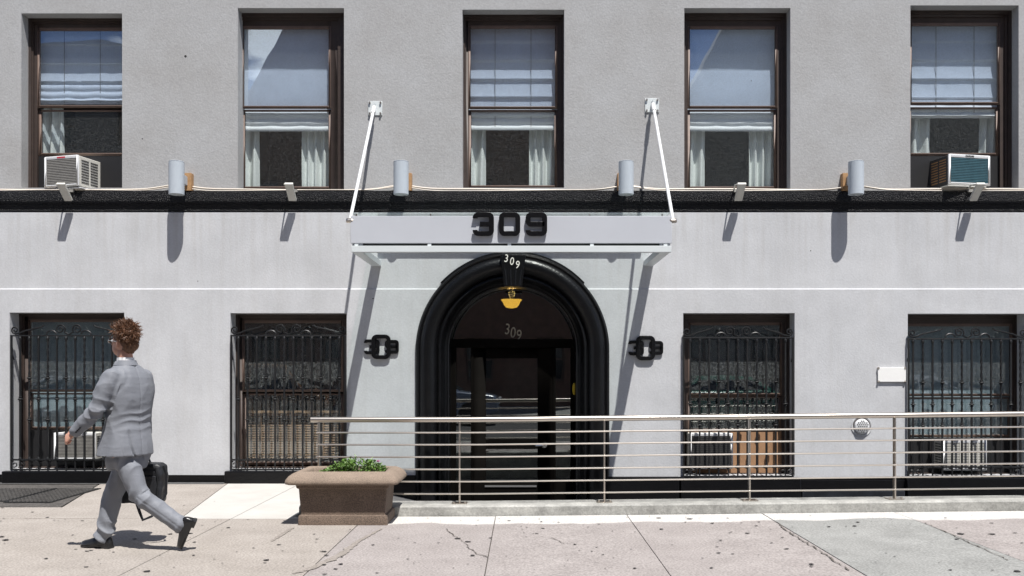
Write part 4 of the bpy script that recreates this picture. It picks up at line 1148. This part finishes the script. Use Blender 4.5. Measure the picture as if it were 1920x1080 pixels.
# ------------------------------------------------------------------ the walking man
YP = -4.1
M['skin'] = mat('skin', (0.52, 0.28, 0.20), .5, var=.12, vscale=18)
M['skin'].node_tree.nodes['Principled BSDF'].inputs['Subsurface Weight'].default_value = .08
def cloth_mat(name, c, c2):
    m = mat(name, c, .6, var=0, sheen=.04, spec=.3)
    t = m.node_tree; L = t.links.new; b_ = t.nodes['Principled BSDF']
    tcn = t.nodes.new('ShaderNodeTexCoord')
    mp = t.nodes.new('ShaderNodeMapping'); mp.inputs['Rotation'].default_value = (.5,.3,.9); mp.inputs['Scale'].default_value = (1,1,2.4); L(tcn.outputs['Object'], mp.inputs[0])
    n = t.nodes.new('ShaderNodeTexNoise'); n.inputs['Scale'].default_value = 9; n.inputs['Detail'].default_value = 3; n.inputs['Distortion'].default_value = .6
    L(mp.outputs[0], n.inputs['Vector'])
    n2 = t.nodes.new('ShaderNodeTexNoise'); n2.inputs['Scale'].default_value = 900; L(tcn.outputs['Object'], n2.inputs['Vector'])
    mixc = t.nodes.new('ShaderNodeMix'); mixc.data_type = 'RGBA'; mixc.inputs[6].default_value = (*c,1); mixc.inputs[7].default_value = (*c2,1)
    L(n2.outputs[0], mixc.inputs['Factor']); L(mixc.outputs[2], b_.inputs['Base Color'])
    bp = t.nodes.new('ShaderNodeBump'); bp.inputs['Strength'].default_value = .2; bp.inputs['Distance'].default_value = .02
    L(n.outputs[0], bp.inputs['Height']); L(bp.outputs[0], b_.inputs['Normal'])
    return m
M['suit'] = cloth_mat('light grey suit cloth', (.150,.160,.182), (.215,.225,.250))
M['shirt'] = mat('white shirt', (.75,.75,.75), .7)
M['shoe'] = mat('black polished leather', (.012,.012,.013), .28, bump=.15, bscale=60)
M['bagm'] = mat('black nylon bag', (.014,.015,.018), .45, bump=.5, bscale=14, bdist=.02)
M['hair'] = mat('reddish brown hair', (.165,.078,.040), .5, var=.5, vscale=20, spec=.4)
def PX(px, py, dy=0.0): return Vector((X(px,YP+dy), YP+dy, Z(py,YP+dy)))
yaw = R(24)
F = Vector((-math.cos(yaw), math.sin(yaw), 0)); LT = Vector((-math.sin(yaw), -math.cos(yaw), 0)); UPV = Vector((0,0,1))
man = thing('person', (X(240,YP), YP, 0), 'man with curly auburn hair in a light grey suit striding left with a black bag', 'person')

def remeshed(mb, name, m, parent, voxel, smooth_it=3, disp=None):
    me = mb.data(name+'_raw', None)
    ob = bpy.data.objects.new(name+'_raw', me); COL.objects.link(ob)
    md = ob.modifiers.new('r', 'REMESH'); md.mode = 'VOXEL'; md.voxel_size = voxel
    ms = ob.modifiers.new('s', 'SMOOTH'); ms.iterations = smooth_it; ms.factor = .5
    dg = bpy.context.evaluated_depsgraph_get()
    me2 = bpy.data.meshes.new_from_object(ob.evaluated_get(dg), depsgraph=dg)
    bpy.data.objects.remove(ob)
    if disp:
        ns = [v.normal.copy() for v in me2.vertices]
        for v, nn in zip(me2.vertices, ns): v.co = v.co + nn*disp(v.co, nn)
    o = Vector(parent['_o'])
    me2.transform(Matrix.Translation(-o)); me2.materials.clear(); me2.materials.append(m); me2.shade_smooth(); me2.name = name
    r = bpy.data.objects.new(name, me2); COL.objects.link(r); r.parent = parent; r['_o'] = list(o); ROOTS.append(r)
    return r
def limb(mb, pts, rad, n=20, flat=None):
    """capsule chain; rad list; smooth interpolation"""
    P = []; RR = []
    for i in range(len(pts)-1):
        for k in range(6):
            t = k/6; P.append(pts[i].lerp(pts[i+1], t)); RR.append(rad[i]*(1-t)+rad[i+1]*t)
    P.append(pts[-1]); RR.append(rad[-1])
    d0 = (P[0]-P[1]).normalized(); d1 = (P[-1]-P[-2]).normalized()
    P = [P[0]+d0*RR[0]*.85, P[0]+d0*RR[0]*.5] + P + [P[-1]+d1*RR[-1]*.5, P[-1]+d1*RR[-1]*.85]
    RR = [RR[0]*.45, RR[0]*.85] + RR + [RR[-1]*.85, RR[-1]*.45]
    mb.tube(P, RR, n)
def ell(mb, c, a, b_, h, fwd=F, side=LT, up=UPV, n=24, k=14):
    rg = []
    for j in range(1, k):
        t = math.pi*j/k
        rg.append([c+up*h*math.cos(t)+ (fwd*a*math.cos(u)+side*b_*math.sin(u))*math.sin(t) for u in [2*math.pi*i/n for i in range(n)]])
    mb.rings(rg)
def stack(mb, secs, n=32):
    """secs: (center, halfdepth along F, halfwidth along LT)"""
    mb.rings([[c+F*d*math.copysign(abs(math.cos(u))**.85,math.cos(u))+LT*w_*math.copysign(abs(math.sin(u))**.85,math.sin(u)) for u in [2*math.pi*i/n for i in range(n)]] for c, d, w_ in secs])

# joints
sh_l = PX(242,707)+LT*.178; el_l = PX(182,768,-.20); wr_l = PX(141,810,-.17)
sh_r = PX(245,707)-LT*.150; el_r = PX(272,772,.18); wr_r = PX(270,838,.21)
hip_l = PX(242,850)+LT*.07; kn_l = PX(263,930,-.08); an_l = PX(343,988,-.06)
hip_r = PX(236,850)-LT*.07; kn_r = PX(211,928,.07); an_r = PX(196,1003,.05)
neck = PX(237,684)
# head directions: looks left and a little away and up
hy = R(20); HF = Vector((-math.cos(hy), math.sin(hy), .06)).normalized(); HL = UPV.cross(HF).normalized(); HU = HF.cross(HL).normalized()
hc = PX(232,641)
body = MB()
ell(body, hc+HU*.012-HF*.008, .094, .074, .108, HF, HL, HU)            # cranium
ell(body, hc+HF*.030-HU*.052, .062, .056, .066, HF, HL, HU)            # jaw
ell(body, hc+HF*.060-HU*.088, .026, .026, .020, HF, HL, HU, 12, 8)     # chin
ell(body, hc+HF*.066+HU*.004, .022, .046, .028, HF, HL, HU, 14, 8)     # brow
b_ = MB()
nose = hc+HF*.094
body.rings([[nose+HU*.018+HL*.008, nose+HU*.018-HL*.008, nose+HU*.018-HF*.02], [nose+HF*.014-HU*.022+HL*.014, nose+HF*.014-HU*.022-HL*.014, nose-HU*.026-HF*.02]])
ell(body, nose+HF*.008-HU*.024, .016, .015, .011, HF, HL, HU, 12, 8)
ell(body, hc+HF*.082-HU*.058, .012, .024, .006, HF, HL, HU, 12, 8)     # lips
ell(body, hc+HF*.080-HU*.068, .012, .020, .006, HF, HL, HU, 12, 8)
for s_ in (-1,1):
    e = hc+HL*s_*.073-HF*.006-HU*.018
    ell(body, e, .017, .009, .032, (HF-HL*s_*.5).normalized(), HL, HU, 14, 8)
    ell(body, e-HU*.0-HF*.008, .008, .014, .030, (HF-HL*s_*.3).normalized(), HL, HU, 12, 8)
limb(body, [neck-UPV*.04, hc-HF*.012-HU*.07], [.062,.055])
stack(body, [(PX(239,690),.055,.07),(PX(243,704),.08,.14),(PX(245,725),.10,.18),(PX(243,775),.09,.15),(PX(240,820),.10,.16),(PX(239,855),.10,.17)])
limb(body, [sh_l, el_l, wr_l], [.055,.042,.028], 14); limb(body, [sh_r, el_r, wr_r], [.055,.042,.028], 14)
limb(body, [hip_l, kn_l, an_l], [.085,.055,.038], 16); limb(body, [hip_r, kn_r, an_r], [.085,.055,.038], 16)
def hand(mb, wr, d, side, back, curl=1.0):
    """wrist, direction of palm, side towards the thumb, back of hand normal"""
    d, side, back = d.normalized(), side.normalized(), back.normalized()
    p1 = wr+d*.03; p2 = wr+d*.088
    rg = []
    for p, wd, th in ((wr-d*.01,.026,.021),(p1,.036,.019),(wr+d*.06,.042,.017),(p2,.042,.014)):
        rg.append([p+side*wd*math.cos(u)+back*th*math.sin(u) for u in [2*math.pi*i/16 for i in range(16)]])
    mb.rings(rg)
    for i, (off, L_, rr) in enumerate(((.031,.040,.0095),(.0105,.045,.010),(-.0105,.042,.0095),(-.031,.033,.0085))):
        a = p2+side*off-d*.006
        d1 = (d*math.cos(.6*curl)-back*math.sin(.6*curl)); d2 = (d*math.cos(1.7*curl)-back*math.sin(1.7*curl)); d3 = (d*math.cos(2.6*curl)-back*math.sin(2.6*curl))
        q1 = a+d1*L_; q2 = q1+d2*L_*.62; q3 = q2+d3*L_*.45
        mb.tube([a-d*.02,a,q1,q2,q3,q3+d3*rr*.6], [rr,rr*1.05,rr,rr*.93,rr*.8,rr*.4], 10)
    t0 = wr+d*.025+side*.028; t1 = t0+d*.032+side*.018-back*.010; t2 = t1+d*.026-side*.006-back*.016; t3 = t2+d*.018-side*.014-back*.006
    mb.tube([t0-side*.012,t0,t1,t2,t3,t3+(t3-t2).normalized()*.006], [.012,.0145,.0125,.011,.009,.004], 10)
dl = (wr_l-el_l).normalized()
hand(body, wr_l+dl*.005, (dl+Vector((-.15,0,.08))), Vector((-.3,.55,.75)), Vector((-.25,-.9,.1)) , 1.0)
hand(body, wr_r+Vector((0,0,-.0)), Vector((-.12,0,-1)), Vector((-1,0,.1)), Vector((0,-1,0)), .95)
remeshed(body, 'body', M['skin'], man, .0042, 2)

# jacket
def seg_d(p, a, c):
    ab = c-a; t = max(0, min(1, (p-a).dot(ab)/ab.length_squared)); return (p-(a+ab*t)).length, t
def ridge(x): return 1-abs(x)
def fold(p, sc_, q=0.0): return ridge(noise.noise(Vector(p)*sc_+Vector((q,q,q)))*1.8)-.6
jk = MB()
stack(jk, [(PX(236,676),.066,.066),(PX(237,683),.074,.080),(PX(238.5,690),.086,.125),(PX(240,698),.100,.170),(PX(241,708),.113,.192),(PX(241,724),.124,.200),(PX(241,744),.126,.196),
           (PX(240.5,768),.119,.180),(PX(239,790),.122,.178),(PX(237.5,812),.138,.190),(PX(236,835),.162,.206),(PX(234.5,853),.172,.214)], 40)
limb(jk, [sh_l-LT*.02, sh_l.lerp(el_l,.35)+UPV*.0, el_l, el_l.lerp(wr_l,.5), wr_l-dl*.012], [.074,.074,.061,.056,.050])
limb(jk, [sh_r+LT*.02, sh_r.lerp(el_r,.4), el_r, el_r.lerp(wr_r,.5), wr_r], [.068,.070,.060,.054,.050])
vent0, vent1 = PX(230,800)+LT*.2, PX(241,853)+LT*.22
def jdisp(p, nn):
    dA, tA = seg_d(p, sh_l, el_l); dB, tB = seg_d(p, el_l, wr_l)
    arm = dA < .10 or dB < .085
    o = 0.0
    if arm:
        if dA < dB: ax_, t, L_ = (el_l-sh_l).normalized(), tA, (el_l-sh_l).length
        else: ax_, t, L_ = (wr_l-el_l).normalized(), 1+tB, 1
        s_ = (p-sh_l).dot(ax_)
        w_el = math.exp(-((t-1.0)/.38)**2)
        u = ax_.cross(UPV).normalized().dot(p-sh_l)
        o += .016*w_el*(.55-abs(math.sin(s_*40+u*22+1.6*noise.noise(p*8)))) + .004*(.5-abs(math.sin(s_*22-u*24+2*noise.noise(p*6))))
        o += .005*fold(Vector((p.x*1.0,p.y,p.z*.7)), 9)
    else:
        lz = p.z
        zwaist = Z(785,YP)
        wv = math.exp(-((lz-zwaist)/.085)**2)
        q = LT.dot(p)
        o += .011*wv*(.5-abs(math.sin((lz-zwaist)*48 + q*7 + 1.8*noise.noise(p*6))))*max(0, .35+.65*math.cos((q-.1)*9))
        o += .011*fold(Vector((p.x*1.5,p.y*1.5,p.z*.55)), 6) * (.5 if lz > Z(720,YP) else 1)
        # armhole seam pull
        dS = (p-sh_l).length; o += -.004*math.exp(-((dS-.125)/.014)**2)
    # centre back seam and side vent
    ctr = PX(244,760); cq = LT.dot(p-ctr); bk = -F.dot(nn)
    if bk > .3: o -= .0045*math.exp(-(cq/.007)**2)
    pv = Vector((p.x, 0, p.z)); a_, c_ = Vector((vent0.x,0,vent0.z)), Vector((vent1.x,0,vent1.z))
    xv = X(231+ (695-0)*0,YP)
    if nn.y < -.2 and p.z < Z(800,YP):
        f = (Z(800,YP)-p.z)/(Z(800,YP)-Z(853,YP)); xl = X(231,YP-.2)*(1-f)+X(243,YP-.2)*f
        dxx = p.x-xl
        if dxx < 0 and dxx > -.05: o += .010*f*math.exp(dxx/.03)
        o -= .020*f*math.exp(-((dxx-.004)/.005)**2)
    return o
jacket = remeshed(jk, 'jacket', M['suit'], man, .0062, 9, jdisp)
# collar, lapel edge, cuff buttons, pocket
cm = MB(); rgc = []
for i in range(29):
    a = R(-150)+R(300)*i/28 + math.pi
    cxx = F*(.068*math.cos(a)) + LT*(.070*math.sin(a))
    base = PX(236,678.5)+cxx
    hgt_ = .012 if abs(i-14) < 9 else .006
    rgc.append([base+UPV*hgt_*.9, base+cxx.normalized()*.006+UPV*hgt_, base+cxx*.26-UPV*.026+cxx.normalized()*.004, base+cxx*.20-UPV*.032])
cm.rings(rgc, close=True); cm.build('collar', M['suit'], jacket, smooth=True, ang=70)
cs = MB(); rgc = []
for i in range(29):
    a = 2*math.pi*i/28; cxx = F*(.058*math.cos(a))+LT*(.062*math.sin(a)); base = PX(236,676)+cxx+F*.004
    rgc.append([base-UPV*.02, base+UPV*.022, base+UPV*.024+cxx.normalized()*.003, base-UPV*.02+cxx.normalized()*.006])
cs.rings(rgc, close=True, caps=False); cs.build('shirt_collar', M['shirt'], man, smooth=True)
cu = MB().tube([wr_l-dl*.02, wr_l+dl*.004], [.037,.036], 18); cu.build('shirt_cuff', M['shirt'], man, smooth=True)
for k in range(4):
    p = wr_l-dl*(.018+.016*k)+Vector((.018,-.047,-.010))
    MB().lathe(p, [(.001,-.006),(.006,-.005),(.007,0),(.007,.004)], 10, 'y').build('cuff_button', M['shoe'], jacket)
# trousers
tr_ = MB()
stack(tr_, [(PX(240,822),.115,.165),(PX(240,842),.125,.178),(PX(240,862),.122,.175),(PX(240,878),.10,.15)])
limb(tr_, [hip_l+LT*.0, hip_l.lerp(kn_l,.45)+Vector((.004,0,0)), kn_l, kn_l.lerp(an_l,.45), an_l+Vector((-.015,0,.012))], [.098,.088,.073,.067,.061])
limb(tr_, [hip_r, hip_r.lerp(kn_r,.45), kn_r, kn_r.lerp(an_r,.45), an_r+Vector((.0,0,-.0))], [.098,.088,.074,.070,.072])
def tdisp(p, nn):
    dA, tA = seg_d(p, hip_l, kn_l); dB, tB = seg_d(p, kn_l, an_l); dC, tC = seg_d(p, hip_r, kn_r); dE, tE = seg_d(p, kn_r, an_r)
    m_ = min(dA, dB, dC, dE)
    o = .009*fold(Vector((p.x*1.6,p.y*1.6,p.z*.5)), 6)
    if m_ == dA:
        ax_ = (kn_l-hip_l).normalized(); s_ = (p-hip_l).dot(ax_); u = Vector((1,0,.5)).dot(p)
        wv = math.exp(-((tA-.12)/.3)**2)*1.0+.8*math.exp(-((tA-1)/.25)**2)
        o += .027*wv*(.5-abs(math.sin(s_*20+u*19+1.6*noise.noise(p*6))))
    elif m_ == dB:
        ax_ = (an_l-kn_l).normalized(); s_ = (p-kn_l).dot(ax_)
        wv = math.exp(-((tB)/.28)**2)*.9+.9*math.exp(-((tB-1)/.15)**2)+.12
        o += .020*wv*(.5-abs(math.sin(s_*28+p.z*12+1.8*noise.noise(p*7)))) - .004*math.exp(-((ax_.cross(Vector((0,1,0))).dot(p-kn_l))/.006)**2)
    else:
        wv = math.exp(-((tE-1)/.3)**2) if m_ == dE else .3*math.exp(-((tC-.1)/.3)**2)
        o += .026*wv*(.5-abs(math.sin(p.z*38+p.x*22+2.2*noise.noise(p*6)))) + .005*(.5-abs(math.sin(p.x*30+p.z*5+1.5*noise.noise(p*4))))
    return o
remeshed(tr_, 'trousers', M['suit'], man, .0065, 8, tdisp)
# shoes
def shoe(heel, toe, up, name='shoe'):
    d = (toe-heel).normalized(); L_ = (toe-heel).length; sd = d.cross(up).normalized(); up = sd.cross(d).normalized()
    b = MB(); rg = []
    for t, wd, h in ((0.0,.020,.045),(.03,.032,.060),(.12,.036,.072),(.25,.036,.078),(.4,.038,.070),(.55,.045,.052),(.72,.050,.040),(.86,.046,.033),(.95,.034,.026),(1.0,.016,.016)):
        c_ = heel+d*L_*t
        rg.append([c_+sd*wd*math.cos(u)*(1 if math.sin(u) < .3 else .85)+up*(h*max(0, math.sin(u))**.8 if math.sin(u) > 0 else -.012*abs(math.sin(u))**.4) for u in [2*math.pi*i/20 for i in range(20)]])
    b.rings(rg)
    so_ = b.build(name, M['shoe'], man, smooth=True, ang=70)
    b = MB(); rg = []
    for t, wd in ((-.01,.018),(.03,.034),(.25,.034),(.45,.036),(.72,.053),(.9,.046),(1.01,.018)):
        c_ = heel+d*L_*t
        rg.append([c_+sd*wd-up*.008, c_+sd*wd-up*.018, c_-sd*wd-up*.018, c_-sd*wd-up*.008])
    b.rings(rg); b.build('sole', M['shoe'], so_)
    b = MB(); rg = []
    for t, wd in ((-.01,.026),(.03,.034),(.24,.034)):
        c_ = heel+d*L_*t
        rg.append([c_+sd*wd-up*.018, c_+sd*wd-up*.036, c_-sd*wd-up*.036, c_-sd*wd-up*.018])
    b.rings(rg); b.build('heel', M['shoe'], so_)
shoe(Vector((X(211,YP+.05), YP+.05-.02, .038)), Vector((X(147,YP+.05), YP+.05+.06, .020)), UPV)
shoe(PX(361,972,-.06), PX(337,1027,-.05), Vector((-.9,-.35,.35)))
# hair: scalp cap plus curls
hp = MB()
ell(hp, hc+HU*.045-HF*.022, .100, .088, .098, HF, HL, HU)
ell(hp, hc+HU*.090+HF*.010, .078, .070, .050, HF, HL, HU)
ell(hp, hc-HU*.015-HF*.062, .050, .074, .075, HF, HL, HU)
hair = remeshed(hp, 'hair', M['hair'], man, .008, 2, lambda p, nn: .014*noise.noise(p*38)+.006*noise.noise(p*80))
b = MB(); rn = random.Random(11)
for k in range(1900):
    th = math.acos(rn.uniform(-.8,1)); ph = rn.uniform(0, 6.283)
    d = HU*math.cos(th)+(HF*math.cos(ph)+HL*math.sin(ph))*math.sin(th)
    fd = d.dot(HF); ud = d.dot(HU)
    if fd > .45 and ud < .48: continue
    if ud < .12-.25*abs(fd-.3) and fd > .0: continue
    if ud < -.25 and fd > -.25: continue
    base = hc+HU*.034-HF*.018+(HF*d.dot(HF)*.100+HL*d.dot(HL)*.088+HU*d.dot(HU)*(.100+(.026 if ud > 0 else 0)))-d*.012
    q = base*16
    flow = Vector((noise.noise(q), noise.noise(q+Vector((31,7,2))), noise.noise(q+Vector((5,47,19)))))*1.6 + Vector((rn.gauss(0,.25), rn.gauss(0,.25), rn.gauss(0,.25)))
    ln = (.027+.026*max(0, noise.noise(base*14+Vector((3,1,7)))+.2)+.012*rn.random())*(1.25 if ud > .1 else .7)
    dirn = (d*.8+flow*.6+HU*.25-HF*.15).normalized(); ax_ = dirn.orthogonal().normalized()
    curl = Vector((rn.gauss(0,1), rn.gauss(0,1), rn.gauss(0,1)))*.55
    pts = [base]; n_ = 7
    for i in range(n_):
        dirn = (dirn + curl*.60 + flow*.08 - d*.10*i/n_).normalized()
        pts.append(pts[-1]+dirn*ln/n_*1.25)
    r0 = rn.uniform(.0028,.0050)
    b.tube(pts, [r0*(1-.85*(i/n_)**1.6) for i in range(n_+1)], 4)
b.build('curls', M['hair'], hair, smooth=True)
# glasses
gl = MB()
for s_ in (1,-1):
    c_ = hc+HF*.098+HL*s_*.034+HU*.004
    gl.tube([c_+HL*.026*math.cos(a)+HU*.019*math.sin(a) for a in [2*math.pi*i/20 for i in range(21)]], .0022, 6, caps=False)
    gl.tube([c_+HL*s_*.026, hc+HF*.080+HL*s_*.078+HU*.006, hc-HF*.005+HL*s_*.078+HU*.002], .0024, 6)
gl.tube([hc+HF*.100+HL*.010+HU*.006, hc+HF*.104+HU*.008, hc+HF*.100-HL*.010+HU*.006], .002, 6)
gs = gl.build('sunglasses', M['chrome'], man, smooth=True)
for s_ in (1,-1):
    c_ = hc+HF*.098+HL*s_*.034+HU*.004
    MB().add([c_+HL*.025*math.cos(a)+HU*.018*math.sin(a) for a in [2*math.pi*i/16 for i in range(16)]], [tuple(range(16))]).build('lens', mat('smoky lens',(.05,.04,.035),.1), gs)
# eyes and brow hidden mostly behind the glasses
for s_ in (1,-1):
    e = MB(); ell(e, hc+HF*.078+HL*s_*.032+HU*.002, .012, .013, .011, HF, HL, HU, 12, 8); e.build('eye', M['shirt'], man, smooth=True)
# bag in the far hand
bx0, bx1 = 226, 311
YB_ = YP+.25
bag = thing('briefcase', (X(270,YB_), YB_, Z(941,YB_)), 'soft black briefcase with hanging strap in the man\'s far hand', 'bag')
b = MB()
pts2 = [(229,938),(227,905),(232,873),(240,867),(300,868),(309,873),(311,890),(307,938),(302,942),(234,942)]
rg = []
for t, k in ((-.075,.88),(-.06,1.0),(.06,1.0),(.075,.88)):
    rg.append([(X(269,YB_)+(X(p[0],YB_)-X(269,YB_))*k, YB_+t, Z(905,YB_)+(Z(p[1],YB_)-Z(905,YB_))*k) for p in pts2])
b.rings(rg)
remeshed(b, 'bag_body', M['bagm'], bag, .009, 3, lambda p, nn: .007*fold(p, 9)+.003*noise.noise(p*25))
MB().box(X(238,YB_), X(301,YB_), YB_-.094, YB_-.082, Z(935,YB_), Z(890,YB_)).build('front_pocket', M['bagm'], bag, bevel=.008)
for t in (-.04,.04):
    MB().tube([(X(258,YB_),YB_+t,Z(872,YB_)),(X(260,YB_),YB_+t*.8,Z(858,YB_)),(X(267,YB_),YB_+t*.3,Z(849,YB_)),(X(275,YB_),YB_+t*.5,Z(856,YB_)),(X(280,YB_),YB_+t,Z(872,YB_))], .008, 8).build('handle', M['bagm'], bag, smooth=True)
b = MB()
lp_ = [(306,874),(312,890),(312,925),(300,950),(285,968),(268,975),(262,960),(256,942),(250,930)]
rg = []
for i, p in enumerate(lp_):
    c_ = Vector((X(p[0],YB_-.09), YB_-.09, Z(p[1],YB_-.09))); q0 = lp_[max(0,i-1)]; q1 = lp_[min(len(lp_)-1,i+1)]
    t = Vector((q1[0]-q0[0], 0, -(q1[1]-q0[1]))).normalized(); nn = Vector((-t.z,0,t.x))
    rg.append([c_+nn*.010-Vector((0,.008,0)), c_-nn*.010-Vector((0,.0,0)), c_-nn*.010+Vector((0,.004,0)), c_+nn*.010-Vector((0,.004,0))])
b.rings(rg); b.build('strap', M['bagm'], bag, smooth=True, ang=60)
MB().tube([(X(286,YB_),YB_-.087,Z(869,YB_)),(X(300,YB_),YB_-.087,Z(875,YB_)),(X(304,YB_),YB_-.087,Z(900,YB_)),(X(303,YB_),YB_-.087,Z(936,YB_))], .004, 6).build('piping', M['chrome'] if False else M['iron'], bag, smooth=True)

# tidy the helper property
for o in ROOTS:
    try:
        if '_o' in o: del o['_o']
    except ReferenceError: pass
